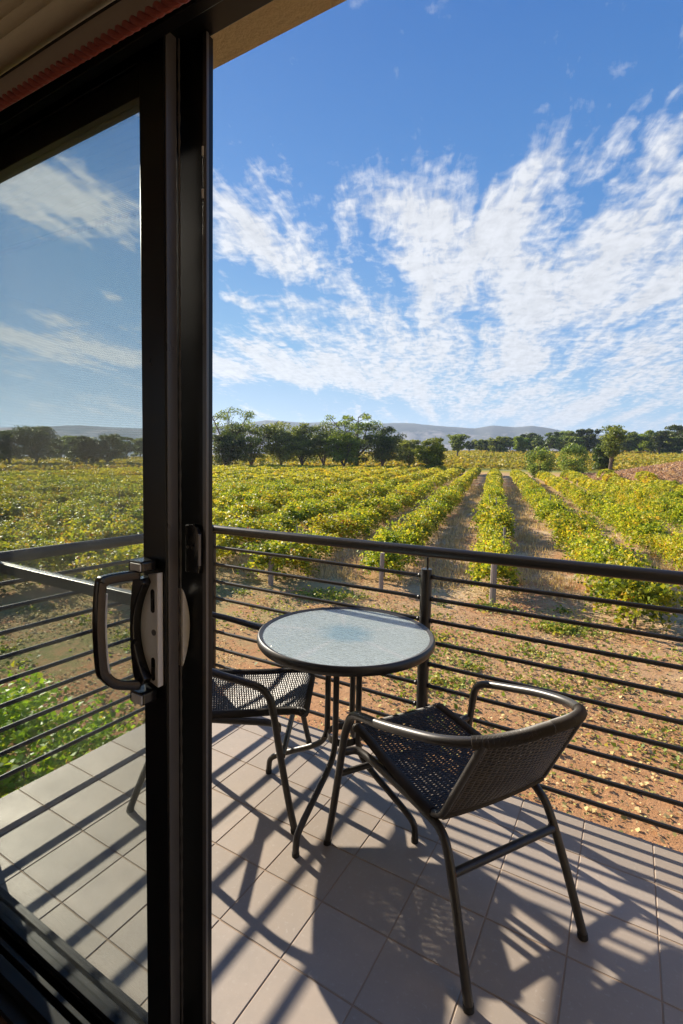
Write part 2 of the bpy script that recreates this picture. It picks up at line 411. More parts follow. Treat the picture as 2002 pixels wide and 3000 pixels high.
def leaf_mat(name, stops, transl=.45, rough=.5, patch=None, pscale=.35, hue=.0):
    def b(t, p, out):
        r_ = t.new('ShaderNodeAttribute', attribute_name='rnd').outputs['Fac']
        oi = t.new('ShaderNodeObjectInfo').outputs['Random']
        f = r_
        if patch:
            n = t.noise(geo_pos(t), pscale, 3, .6)
            f = t.math('ADD', r_, t.math('MULTIPLY', t.math('SUBTRACT', n, .5), patch), clamp=True)
        c = t.ramp(f, stops)
        if hue:
            h = t.new('ShaderNodeHueSaturation'); t.put(h.inputs['Color'], c)
            t.put(h.inputs['Hue'], t.math('ADD', .5 - hue / 2, t.math('MULTIPLY', oi, hue))); c = h.outputs[0]
            t.put(h.inputs['Value'], t.math('ADD', .85, t.math('MULTIPLY', oi, .3)))
        t.put(p.inputs['Base Color'], c); p.inputs['Roughness'].default_value = rough; p.inputs['Specular IOR Level'].default_value = .35
        ts = t.new('ShaderNodeBsdfTranslucent'); t.put(ts.inputs[0], t.mix(1.0, c, (1.35, 1.25, .7), 'MULTIPLY'))
        mx = t.new('ShaderNodeMixShader'); mx.inputs[0].default_value = transl
        t.l.new(p.outputs[0], mx.inputs[1]); t.l.new(ts.outputs[0], mx.inputs[2]); t.l.new(mx.outputs[0], out.inputs[0])
    return mat(name, b)
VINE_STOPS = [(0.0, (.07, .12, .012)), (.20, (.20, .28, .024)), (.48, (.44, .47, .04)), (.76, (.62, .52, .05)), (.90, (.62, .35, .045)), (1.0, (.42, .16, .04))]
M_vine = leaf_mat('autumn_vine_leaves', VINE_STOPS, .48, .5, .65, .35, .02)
M_vinefar = leaf_mat('autumn_vine_leaves_far', [(0, (.16, .21, .025)), (.25, (.36, .39, .04)), (.6, (.54, .50, .05)), (1, (.66, .42, .05))], .4, .6, .9, .035)
M_farfield = leaf_mat('distant_vine_leaves', [(0, (.22, .25, .035)), (.5, (.42, .37, .05)), (1, (.50, .28, .05))], .35, .6, 1.0, .02)
M_shrub = leaf_mat('fresh_green_leaves', [(0, (.12, .24, .02)), (.5, (.30, .48, .03)), (.85, (.50, .55, .05)), (1, (.60, .48, .05))], .5, .45)
M_weed = leaf_mat('weed_leaves', [(0, (.10, .17, .02)), (.5, (.24, .32, .04)), (.8, (.42, .42, .08)), (1, (.55, .45, .13))], .35, .6)
M_litter = leaf_mat('fallen_leaves', [(0, (.22, .21, .05)), (.3, (.42, .36, .12)), (.6, (.60, .48, .20)), (.85, (.68, .50, .25)), (1, (.40, .17, .07))], .15, .8)
M_straw = leaf_mat('dry_straw', [(0, (.45, .32, .17)), (.5, (.64, .50, .28)), (1, (.76, .62, .40))], .25, .8)
M_pink = leaf_mat('pinkish_dry_grass', [(0, (.34, .20, .13)), (.5, (.48, .31, .22)), (1, (.56, .40, .28))], .25, .8)
M_gum = leaf_mat('gum_leaves', [(0, (.06, .09, .035)), (.45, (.17, .225, .055)), (.8, (.32, .38, .075)), (1, (.44, .48, .10))], .42, .5, .5, .25, .03)
M_dark = leaf_mat('dark_tree_leaves', [(0, (.032, .055, .02)), (.5, (.08, .12, .032)), (.9, (.18, .22, .045)), (1, (.26, .30, .06))], .35, .5, .5, .25, .03)
M_lime = leaf_mat('bright_tree_leaves', [(0, (.09, .14, .02)), (.5, (.22, .29, .03)), (1, (.40, .44, .06))], .35, .5, .4, .25, .03)
def _bark(t, p, out):
    n = t.noise(obj_co(t), 5, 5, .7); t.put(p.inputs['Base Color'], t.mix(n, (.07, .05, .04), (.20, .15, .11))); p.inputs['Roughness'].default_value = .95
M_bark = mat('bark', _bark)
def _post(t, p, out):
    co = obj_co(t); x, y, z = t.sep(co); n = t.noise(t.comb(t.math('MULTIPLY', x, 8), t.math('MULTIPLY', y, 8), z), 6, 5, .7)
    t.put(p.inputs['Base Color'], t.mix(n, (.22, .17, .14), (.40, .33, .29))); p.inputs['Roughness'].default_value = .95; t.put(p.inputs['Normal'], t.bump(n, .6, .01))
M_post = mat('weathered_post', _post)

A_DIR = np.array([math.sin(R(-13.2)), math.cos(R(-13.2))]); N_DIR = np.array([A_DIR[1], -A_DIR[0]])
ROW0, ROWS = 1.05, 3.85

def _ground(t, p, out):
    pos = geo_pos(t); x, y, z = t.sep(pos)
    n1 = t.noise(pos, .45, 5, .6); n2 = t.noise(pos, 6, 6, .7); n3 = t.noise(pos, 28, 5, .75); n4 = t.noise(pos, .12, 3, .5)
    soil = t.mix(n2, (.37, .145, .056), (.62, .305, .150))
    soil = t.mix(t.ramp(n3, [(.5, 0.0), (.75, .5)]), soil, (.60, .42, .25))
    straw = t.mix(n3, (.48, .34, .18), (.82, .65, .42))
    green = t.mix(n3, (.10, .13, .03), (.26, .26, .07))
    m_st = t.ramp(t.math('ADD', t.math('MULTIPLY', n1, .6), t.math('MULTIPLY', n2, .4)), [(.42, 0.0), (.58, .9)])
    # straw gets denser away from the house, green on the left lawn
    d = t.vmath('LENGTH', t.comb(x, y, 0.0), None, 'v')
    dd = t.ramp(t.math('DIVIDE', d, 40.0), [(0.14, .10), (.38, 1.0)])
    c = t.mix(t.math('MULTIPLY', m_st, dd), soil, straw)
    lawn = t.math('MULTIPLY', t.ramp(t.math('DIVIDE', t.math('MULTIPLY', x, -1.0), 20.0), [(.18, 0.0), (.45, 1.0)]), t.ramp(t.math('DIVIDE', t.math('ABSOLUTE', t.math('ADD', y, -5.0)), 20.0), [(.25, 1.0), (.6, 0.0)]))
    c = t.mix(t.math('MULTIPLY', lawn, t.ramp(t.math('ADD', t.math('MULTIPLY', n1, .5), t.math('MULTIPLY', n2, .5)), [(.40, 0.0), (.55, .85)])), c, green)
    c = t.mix(t.ramp(n4, [(.40, .30), (.62, 0.0)]), c, (.33, .25, .12))
    # bands along the vine rows
    nn = t.math('ADD', t.math('MULTIPLY', x, float(N_DIR[0])), t.math('MULTIPLY', y, float(N_DIR[1])))
    fr = t.math('ABSOLUTE', t.math('SUBTRACT', t.math('FRACT', t.math('DIVIDE', t.math('SUBTRACT', nn, ROW0 - ROWS / 2), ROWS)), .5))
    row = t.ramp(t.math('ADD', fr, t.math('MULTIPLY', t.math('SUBTRACT', n2, .5), .12)), [(.08, 1.0), (.20, 0.0)])
    infield = t.ramp(t.math('DIVIDE', d, 100.0), [(.14, 0.0), (.18, 1.0)])
    c = t.mix(t.math('MULTIPLY', t.math('MULTIPLY', row, infield), .5), c, (.36, .27, .13))
    far = t.ramp(t.math('DIVIDE', d, 1000.0), [(.11, 0.0), (.135, 1.0)])
    stripes = t.noise(t.comb(t.math('MULTIPLY', x, .2), y, 0.0), .03, 4, .6)
    fc = t.ramp(stripes, [(.30, (.46, .36, .22)), (.42, (.22, .24, .05)), (.55, (.42, .34, .04)), (.68, (.48, .26, .05)), (.8, (.50, .40, .24))])
    c = t.mix(far, c, fc)
    t.put(p.inputs['Base Color'], c); p.inputs['Roughness'].default_value = 1.0; p.inputs['Specular IOR Level'].default_value = .1
    h = t.math('ADD', t.math('MULTIPLY', n2, .6), t.math('MULTIPLY', n3, .4)); t.put(p.inputs['Normal'], t.bump(h, .9, .06))
M_ground = mat('red_earth_and_straw', _ground)
def _hill(t, p, out):
    pos = geo_pos(t); n = t.noise(pos, .004, 6, .65); n2 = t.noise(pos, .0012, 4, .5); n3 = t.noise(pos, .03, 3, .5)
    c = t.mix(t.ramp(n2, [(.4, 0.0), (.6, 1.0)]), (.50, .38, .34), (.46, .40, .33))
    z = t.sep(pos)[2]
    wood = t.math('ADD', n, t.math('MULTIPLY', z, .0010))
    c = t.mix(t.ramp(wood, [(.56, 0.0), (.66, .85)]), c, (.085, .11, .11)); c = t.mix(t.math('MULTIPLY', n3, .25), c, (.15, .14, .10))
    t.put(p.inputs['Base Color'], c); p.inputs['Roughness'].default_value = 1.0; p.inputs['Specular IOR Level'].default_value = 0
M_hill = mat('dry_hills', _hill)

# ------------------------------------------------------------------ terrain
def smooth(a, b, v): v = np.clip((v - a) / (b - a), 0, 1); return v * v * (3 - 2 * v)
def terr(x, y):
    x = np.asarray(x, float); y = np.asarray(y, float)
    d = np.hypot(x, y); az = np.degrees(np.arctan2(x, y))
    dc = np.minimum(d, 128.0); yc = y * dc / np.maximum(d, 1e-6); xc = x * dc / np.maximum(d, 1e-6)
    yy = np.maximum(0, yc - 9)
    z = -2.9 + .032 * (yy - 6 * (1 - np.exp(-yy / 6))) - .018 * np.maximum(0, -xc - 72) + .004 * np.maximum(0, xc)
    w = smooth(-62, -12, az)
    rise = .016 + .040 * w
    dd = np.clip(d - 132, 0, 190)
    z = z + rise * dd * smooth(128, 175, d) - .004 * np.clip(d - 322, 0, 3000)
    # pink grass bank on the right
    z = z + 3.4 * np.exp(-(((az - 8.0) / 8.5) ** 2)) * smooth(70, 84, d) * (1 - smooth(100, 118, d))
    z = z + .05 * np.sin(x * .9 + 1.3 * np.sin(y * .5)) * np.sin(y * .7) * smooth(2, 8, d) * .6
    return z

def build_ground():
    azs = np.radians(np.concatenate([np.arange(-72, 12, .5), np.arange(12, 288, 4.0)])); rs_ = np.concatenate([[.5, 2], np.geomspace(4, 6500, 120)])
    A, Rr = np.meshgrid(azs, rs_); X = np.sin(A) * Rr; Y = np.cos(A) * Rr; Z = terr(X, Y)
    nr, na = X.shape; V = np.stack([X, Y, Z], -1).reshape(-1, 3)
    V = np.vstack([V, [[0, 0, -2.9]]])
    i, j = np.meshgrid(np.arange(nr - 1), np.arange(na), indexing='ij'); j2 = (j + 1) % na
    Fq = np.stack([i * na + j, i * na + j2, (i + 1) * na + j2, (i + 1) * na + j], -1).reshape(-1, 4)
    faces = Fq.tolist() + [[len(V) - 1, (k + 1) % na, k] for k in range(na)]
    me = bpy.data.meshes.new('ground'); me.from_pydata(V.tolist(), [], faces); me.update()
    o = link('ground', me, M_ground, smooth=True); tag(o, 'red earth and straw ground running out under the vineyard', 'ground', kind='structure')
build_ground()

def build_hills():
    # ridge line by azimuth and elevation seen from the balcony
    pts = [(-90, 2.6), (-70, 3.2)] + [(None, p) for p in ((0, 982), (120, 980), (180, 976), (240, 980), (320, 984), (440, 988), (560, 974), (610, 966), (700, 972), (760, 970), (840, 976), (900, 974), (950, 975), (1010, 979), (1090, 985), (1130, 979), (1180, 983), (1220, 980), (1262, 986), (1320, 996), (1400, 1000), (1568, 1004))] + [(12, 3.0), (30, 2.6)]
    a_, e_ = [], []
    for a, p in pts:
        if a is None:
            d = ddir(*p); a_.append(math.degrees(math.atan2(d[0], d[1]))); e_.append(math.degrees(math.asin(d[2])))
        else: a_.append(a); e_.append(p)
    az = np.arange(-90, 30, .25); el = np.interp(az, a_, e_)
    rr = np.linspace(2300, 4200, 36)
    A, Q = np.meshgrid(np.radians(az), rr); E = np.tile(el, (len(rr), 1))
    top = np.tan(np.radians(E)) * 3500 + 1.4
    prof = np.sin(np.clip((Q - 2300) / 1200, 0, 1) * math.pi / 2) ** 1.5 * np.where(Q > 3500, np.cos((Q - 3500) / 700 * 1.4), 1)
    rs = np.random.RandomState(4); wob = 0
    for k in range(9):
        f = 8 * 1.6 ** k; wob = wob + np.sin(A * f * 1.3 + rs.rand() * 6 + Q / 500 * rs.rand()) * np.sin(Q / 220 * (1 + k * .6) + rs.rand() * 6 + A * f) * (26 / (1 + k))
    edge = np.clip((3500 - Q) / 900, 0, 1) * np.clip((Q - 2300) / 300, 0, 1)
    Z = top * prof + wob * edge - 15 * (1 - np.clip((Q - 2300) / 200, 0, 1))
    X = np.sin(A) * Q + CAM[0]; Y = np.cos(A) * Q + CAM[1]
    nr, na = X.shape; i, j = np.meshgrid(np.arange(nr - 1), np.arange(na - 1), indexing='ij')
    Fq = np.stack([i * na + j, i * na + j + 1, (i + 1) * na + j + 1, (i + 1) * na + j], -1).reshape(-1, 4)
    me = bpy.data.meshes.new('hills'); me.from_pydata(np.stack([X, Y, Z], -1).reshape(-1, 3).tolist(), [], Fq.tolist())
    tag(link('hills', me, M_hill, smooth=True), 'long dry hills fading blue on the horizon', 'hills', kind='structure')
build_hills()

# ------------------------------------------------------------------ balcony deck: individual tile slabs in a grout bed
TX, TY = 0.236, 0.236 * 0.93669
def build_deck():
    rs = random.Random(3)
    V, Fc, rv = [], [], []
    g = .0019
    x0, x1, y0, y1 = -.70, 3.3, -1.405, 0.0
    for i in range(-3, 15):
        for j in range(0, 7):
            a, b = max(i * TX + g, x0), min((i + 1) * TX - g, x1)
            c, d = max(-(j + 1) * TY + g, y0), min(-j * TY - (g if j else 0), y1)
            if b - a < .01 or d - c < .01: continue
            h = rs.uniform(-.0003, .0003); k = len(V); bv = .0016
            V += [(a, c, -.004), (b, c, -.004), (b, d, -.004), (a, d, -.004), (a, c, h - bv), (b, c, h - bv), (b, d, h - bv), (a, d, h - bv),
                  (a + bv, c + bv, h), (b - bv, c + bv, h), (b - bv, d - bv, h), (a + bv, d - bv, h)]
            for q in ((0, 1, 5, 4), (1, 2, 6, 5), (2, 3, 7, 6), (3, 0, 4, 7), (4, 5, 9, 8), (5, 6, 10, 9), (6, 7, 11, 10), (7, 4, 8, 11), (8, 9, 10, 11)): Fc.append(tuple(k + n for n in q))
            rv += [rs.random()] * 12
    me = bpy.data.meshes.new('balcony_floor'); me.from_pydata(V, [], Fc)
    at = me.attributes.new('rnd', 'FLOAT', 'POINT'); at.data.foreach_set('value', rv)
    o = link('balcony_floor', me, M_tile); tag(o, 'beige square ceramic tiles of the balcony floor', 'floor', kind='structure')
    m = MB(); m.box(x0 + .002, x1, y0, y1 - .002, -.30, -.0018); s = m.build('balcony_slab', M_grout); tag(s, 'balcony slab and grout bed under the tiles', 'slab', kind='structure')
build_deck()

# ------------------------------------------------------------------ railings
def railing_front():
    o = empty('balcony_railing', (0, .03, 0), label='black metal railing along the front edge of the balcony, behind the glass table', cat='railing')
    y = 0.0
    m = MB(); m.tube([(x, y, 1.012 + .007 * (x + .7)) for x in np.linspace(-.705, 3.3, 30)], .026, 16); m.build('top_rail', M_rail, o, True)
    for k in range(9):
        z = .062 + .1053 * k; m = MB()
        m.tube([(x, y, z + .0015 * math.sin(x * 3 + k)) for x in np.linspace(-.66, 3.3, 24)], .0098, 10)
        for wx in (.656, .724, 2.416, 2.484): m.tube([(wx - .006, y, z), (wx, y, z), (wx + .006, y, z)], [.0102, .0128, .0102], 10)
        m.build('rail_bar', M_rail, o, True)
    for px in (.690, 2.45):
        m = MB(); m.tube([(px, y, -.20), (px, y, .935), (px, y, .94)], [.0275, .0275, .0255], 18); p = m.build('post', M_rail, o, True)
        m = MB(); m.tube([(px + .004, y, .94), (px + .004, y, .995)], .0055, 10); m.build('post_pin', M_rail, p, True)
    return o
railing_front()
def railing_side():
    o = empty('balcony_railing', (-.685, 0, 0), label='black metal railing along the left edge of the balcony, seen through the door glass', cat='railing')
    m = MB(); m.tube([(0, y, 1.014) for y in np.linspace(.03, -1.30, 14)], .026, 16); m.build('top_rail', M_rail, o, True)
    for k in range(9):
        z = .095 + .1015 * k; m = MB(); m.tube([(0, y, z) for y in np.linspace(.03, -1.30, 10)], .0098, 10); m.build('rail_bar', M_rail, o, True)
    m = MB(); m.tube([(-.012, .030, -.20), (-.012, .030, 1.0)], .0275, 18); m.build('post', M_rail, o, True)
    return o
railing_side()

# ------------------------------------------------------------------ house: wall round the doorway and the dim room behind the camera
def build_house():
    w = MB()
    ox0, ox1, yo, yi, top = -.50, 1.95, -1.300, -1.56, 2.30
    w.box(-2.75, ox0, yi, yo, -3.0, 4.2); w.box(ox1, 7.0, yi, yo, -3.0, 4.2); w.box(ox0, ox1, yi, yo, top, 4.2)
    w.box(ox0, ox1, yi, -1.408, -3.0, -.06)
    o = w.build('house_wall', M_render); tag(o, 'cream rendered house wall and lintel above the balcony doorway', 'wall')
    f = MB(); f.box(-2.6, 4.6, -7.6, yi, -.30, -.004); tag(f.build('floor', M_carpet), 'dark brown carpet inside the room', 'floor', kind='structure')
    c = MB(); c.box(-2.6, 4.6, -7.6, yi, 2.62, 2.75); tag(c.build('ceiling', M_plaster), 'ceiling of the dim room', 'ceiling', kind='structure')
    for nm, b in (('wall', (-2.75, -2.6, -7.6, -7.3, -.3, 2.75)), ('wall', (-2.75, -2.6, -4.5, yi - .002, -.3, 2.75)), ('wall', (-2.75, -2.6, -7.3, -4.5, -.3, .35)), ('wall', (-2.75, -2.6, -7.3, -4.5, 2.45, 2.75)), ('wall', (4.6, 4.75, -7.6, yi - .002, -.3, 2.75)), ('wall', (-2.75, 4.75, -7.75, -7.6, -.3, 2.75)),  # gap in the unseen left wall added to let sun in and bounce
                  ('wall', (-2.6, ox0 - .001, yi - .02, yi - .001, -.004, 2.62)), ('wall', (ox0 - .001, ox1 + .001, yi - .02, yi - .001, 2.32, 2.62)), ('wall', (ox1 + .001, 4.6, yi - .02, yi - .001, -.004, 2.62))):
        m = MB(); m.box(*b); tag(m.build(nm, M_plaster), 'plain plaster wall of the room', 'wall', kind='structure')
build_house()

# ------------------------------------------------------------------ door frame, sliding door, insect screen
def door_frame():
    o = empty('door_frame', (0, 0, 0), label='black aluminium door frame with head, sill tracks and jambs', cat='door frame')
    x0, x1 = -.499, 1.949
    m = MB(); m.box(x0, x1, -1.53, -1.412, 2.250, 2.298); m.box(x0, x1, -1.515, -1.495, 2.205, 2.247); m.box(x0, x1, -1.545, -1.53, 2.235, 2.298)
    m.build('head', M_black, o, bevel=.0015)
    m = MB(); m.box(x0, x1, -1.535, -1.4065, -.058, .002); m.box(x0, x1, -1.418, -1.412, .0, .006); m.box(x0, x1, -1.440, -1.433, .0, .010); m.box(x0, x1, -1.470, -1.462, .0, .016); m.box(x0, x1, -1.560, -1.533, -.058, .045); m.box(x0, x1, -1.512, -1.500, .002, .030); m.box(x0, x1, -1.592, -1.560, -.01, .012)
    m.build('sill', M_black, o, bevel=.0015)
    for a, b in ((x0, x0 + .03), (x1 - .03, x1)):
        m = MB(); m.box(a, b, -1.53, -1.4065, .002, 2.250); m.build('jamb', M_black, o, bevel=.0015)
    return o
door_frame()

def pill(cx, cz, w, h, n=10):
    r_ = w / 2; out = []
    for k in range(n + 1): a = math.pi * k / n; out.append((cx + r_ * math.cos(a), cz + h / 2 - r_ + r_ * math.sin(a)))
    for k in range(n + 1): a = math.pi + math.pi * k / n; out.append((cx + r_ * math.cos(a), cz - h / 2 + r_ + r_ * math.sin(a)))
    return out

def sliding_door():
    o = empty('sliding_door', (0, 0, 0), label='black framed glass sliding door pushed open to the left, with a silver and black pull handle', cat='door')
    x0, x1, ya, yb = -.465, .682, -1.480, -1.449
    z0, z1 = .020, 2.240
    m = MB(); m.box(.609, x1 - .0015, ya, yb, z0, z1); st = m.build('stile', M_black, o, bevel=.002)
    m = MB(); m.box(x1 - .0013, x1 + .0015, ya + .003, yb - .002, z0, z1); m.build('edge_strip', M_edge, o, bevel=.0008)  # end face of the black stile, reflected light painted as paler grey
    m = MB(); m.box(x0, x0 + .073, ya, yb, z0, z1); m.build('stile', M_black, o, bevel=.002)
    m = MB(); m.box(x0 + .073, .609, ya, yb, z0, .048); m.box(x0 + .073, .609, ya - .004, ya, .026, .034); m.build('bottom_rail', M_black, o, bevel=.0012)
    m = MB(); m.box(x0 + .073, .609, ya, yb, 2.140, z1); m.box(x0 + .073, .609, ya - .006, ya, 2.196, 2.2015); m.build('top_rail', M_black, o, bevel=.0012)
    m = MB(); m.box(x0 + .073, .609, -1.4675, -1.4625, .048, 2.140); m.build('glass_pane', M_glass, o)
    # wiper seal along the closing edge
    m = MB(); m.tube([(.6865, -1.4475, z) for z in np.linspace(z0, z1, 200)], [(.0022 + .0006 * math.sin(i * 1.7)) for i in range(200)], 6); m.build('brush_seal', M_edge, o)
    h = MB()                                        # silver escutcheon with a bowed inner side
    zs = np.linspace(.947, 1.190, 25); bow = lambda z: .650 - .034 * max(0, 1 - ((z - 1.068) / .100) ** 2) if abs(z - 1.068) < .100 else .650
    poly = [(.6715, .947)] + [(.6715, 1.190)] + [(.642, 1.184)] + [(bow(z), z) for z in zs[::-1] if .962 < z < 1.174] + [(.642, .956)]
    h.prism(poly, -1.4955, ya - .0002)
    hd = h.build('handle', M_silver, o, bevel=.0022, seg=3)
    h = MB(); pl = [(.648, 1.178)] + [(bow(z) + .003, z) for z in zs[::-1] if .962 < z < 1.174] + [(.648, .958), (.630, .945), (.617, .975), (.611, 1.02), (.609, 1.067), (.611, 1.115), (.616, 1.155), (.622, 1.178)]
    h.prism(pl, -1.516, ya - .0004); h.build('spine', M_grip, hd, bevel=.003, seg=3)
    grip = crom([(.636, -1.512, 1.186), (.636, -1.550, 1.1885), (.636, -1.589, 1.1885), (.636, -1.5975, 1.178), (.637, -1.603, 1.10), (.636, -1.5985, 1.020), (.636, -1.590, .998), (.636, -1.566, .974), (.636, -1.512, .952)], 8)
    h = MB(); h.tube(grip, [.0135] * len(grip), 4, ph=math.pi / 4, sq=.80); h.build('grip', M_grip, hd, bevel=.0028, seg=3, smooth=True)
    inner = [(p[0] + .005, p[1] + .0098, p[2]) for p in grip[26:46]]
    h = MB(); h.tube(inner, .0032, 6); h.build('grip_inlay', M_silver, hd, True)
    for za, zb, cz in ((1.1915, 1.215, 1), (.912, .9385, -1)):
        h = MB(); h.box(.612, .655, -1.520, ya - .0003, za, zb); c = h.build('end_cap', M_grip, hd, bevel=.005, seg=3)
        h = MB(); h.box(.622, .6535, -1.5225, -1.519, za + .004, zb - .004); h.build('cap_plate', M_silver, c, bevel=.001)
    for zc in (1.130, .985):
        h = MB(); h.prism(pill(.6575, zc, .0115, .050), -1.4962, -1.492); s = h.build('snib_slot', M_grip, hd)
        h = MB(); h.box(.655, .6600, -1.4985, -1.4958, zc - .018, zc + .004); h.build('snib', M_black, s, bevel=.0006)
    h = MB(); h.prism([(.6605 + .0065 * math.cos(a), 1.064 + .0065 * math.sin(a)) for a in np.linspace(0, 2 * math.pi, 17)[:-1]], -1.4965, -1.492); h.build('key_cylinder', M_edge, hd)
    h = MB(); h.prism([(.622 + .0052 * math.cos(a), 1.042 + .0052 * math.sin(a)) for a in np.linspace(0, 2 * math.pi, 17)[:-1]], -1.5172, -1.512); h.build('screw_cap', M_black, hd)
    # outside pull: half moon plate standing off the outer face
    h = MB(); n = 20; b = 0
    arc = [(-1.4488 + .0205 * math.sin(math.pi * k / n) ** .8, .982 + (1.152 - .982) * k / n) for k in range(n + 1)]
    v = [(xx, yy, zz) for xx in (.676, .694) for yy, zz in arc]; h.v = v; m_ = n + 1
    h.f = [tuple(range(m_)), tuple(range(2 * m_ - 1, m_ - 1, -1))] + [(k, m_ + k, m_ + (k + 1) % m_, (k + 1) % m_) for k in range(m_)]
    h.build('outer_pull', M_silver, o, bevel=.0015)
    return o
sliding_door()

def screen_door():
    o = empty('screen_door', (0, 0, 0), label='black framed insect screen door behind the sliding glass door, with a thin middle rail', cat='screen door')
    x0, x1, ya, yb, z0, z1 = -.465, .738, -1.4265, -1.4065, .007, 2.2485
    m = MB(); m.box(.632, x1, ya, yb, z0, z1); m.build('stile', M_black, o, bevel=.0015)
    m = MB(); m.box(x1 - .008, x1 + .0025, ya - .0012, ya + .006, z0, z1); m.build('edge_highlight', M_edge, o, bevel=.001)  # paler corner strip paints the highlight line down the black stile
    m = MB(); m.box(x0, x0 + .05, ya, yb, z0, z1); m.build('stile', M_black, o, bevel=.0015)
    m = MB(); m.box(x0 + .05, .632, ya, yb, z0, .022); m.build('bottom_rail', M_black, o, bevel=.0015)
    m = MB(); m.box(x0 + .05, .632, ya, yb, 2.236, z1); m.build('top_rail', M_black, o, bevel=.0015)
    m = MB(); m.box(x0 + .05, .632, ya, yb, 1.076, 1.106); m.build('middle_rail', M_rail, o, bevel=.0015)
    for za, zb in ((.022, 1.076), (1.106, 2.236)):
        m = MB(); m.box(x0 + .05, .632, -1.4170, -1.4160, za, zb); m.build('insect_mesh', M_screen, o)
    m = MB(); m.prism([(.690, 1.186), (.728, 1.186), (.731, 1.198), (.731, 1.270), (.723, 1.284), (.713, 1.289), (.690, 1.287)], -1.4385, ya - .0002); l = m.build('latch', M_grip, o, bevel=.002)
    m = MB(); m.box(.7315, .7345, -1.443, -1.436, 1.203, 1.270); m.build('latch_lever', M_edge, l, bevel=.0008)
    for xc in (.699, .714):
        m = MB(); m.tube([(xc, -1.4400, 1.240), (xc, -1.4383, 1.240)], .003, 10); m.build('screw', M_edge, l)
    for zc in (2.02, 1.94):
        m = MB(); m.box(.7305, .7345, -1.4305, -1.4262, zc, zc + .018); m.build('screw_cover', M_silver, o, bevel=.0006)
    return o
screen_door()

def roman_blind():
    o = empty('roman_blind', (0, -1.645, 0), label='raised beige pleated fabric blind edged with red twisted cord, hanging inside above the door', cat='blind')
    x0, x1 = -.45, 1.30
    tilt = lambda x: -.035 * (x - .43)
    # hem
    def sheet(prof, name, mt, dx=0, wob=0.0):
        m = MB(); n = 60; xs = np.linspace(x0 + dx, x1 - dx, n)
        k = len(prof)
        for i, x in enumerate(xs):
            for (y, z) in prof: m.v.append((x, y + wob * math.sin(x * 9 + z * 14), z + tilt(x) + wob * .6 * math.sin(x * 6 + y * 30)))
        for i in range(n - 1):
            for j in range(k): m.f.append((i * k + j, i * k + (j + 1) % k, (i + 1) * k + (j + 1) % k, (i + 1) * k + j))
        m.f.append(tuple(range(k))); m.f.append(tuple((n - 1) * k + j for j in range(k))[::-1])
        return m.build(name, mt, o, True)
    sheet([(-.012, 2.080), (.004, 2.079), (.006, 2.10), (.003, 2.118), (-.010, 2.118), (-.016, 2.098)], 'hem', M_brownfab, wob=.001)
    for k in range(11):                             # stacked soft pleats
        zc = 2.134 + .0255 * k; yc = -.024 - .0025 * k; rr_ = .0131
        prof = [(yc + rr_ * 1.5 * math.cos(a), zc + rr_ * math.sin(a) * (1.0 if math.sin(a) < 0 else .75)) for a in np.linspace(0, 2 * math.pi, 15)[:-1]]
        sheet(prof, 'pleat', M_fabric, .002 * k, .0016)
    m = MB()
    xs = np.arange(x0, x1, .004)                     # twisted cord: two strands
    for ph in (0, math.pi):
        m.tube([(x, -.012 + .0042 * math.cos(x * 2 * math.pi / .034 + ph), 2.073 + tilt(x) + .0042 * math.sin(x * 2 * math.pi / .034 + ph)) for x in xs], .0049, 8)
    m.build('cord_trim', M_rope, o, True)
    m = MB(); m.box(x0, x1, -.075, .035, 2.425, 2.50); m.build('head_box', M_fabric, o, bevel=.003)
    return o
roman_blind()

# ------------------------------------------------------------------ bistro chairs and table
def weave(surf, nu, nv, amp, rad, edge=1.0):
    """woven panel: many fine strands across (v rows) over warp cords (u columns)"""
    m = MB(); rj = random.Random(nv)
    for j in range(nv):
        v = min(.999, max(.001, (j + .5 + rj.uniform(-.15, .15)) / nv)); pts = []
        steps = nu * 4
        for i in range(steps + 1):
            u = -1 + 2 * i / steps
            p, n = surf(u * edge, v)
            ph = math.pi * (i / 4.0) + (math.pi if j % 2 else 0)
            pts.append(p + n * amp * math.sin(ph))
        m.tube(pts, rad * rj.uniform(.86, 1.14), 5, cap=False)
    for i in range(nu + 1):
        u = -1 + 2 * i / nu; pts = []
        for j in range(31):
            p, n = surf(u * edge, j / 30); pts.append(p)
        m.tube(pts, rad * 1.15, 5, cap=False)
    return m

def wrapped(pts, r0, pitch=.0032):                # strand wound round a tube
    P = resample(pts, pitch / 4); rr = [r0 * (1 + .06 * math.sin(2 * math.pi * i / 4)) for i in range(len(P))]
    m = MB(); m.tube(P, rr, 12); return m

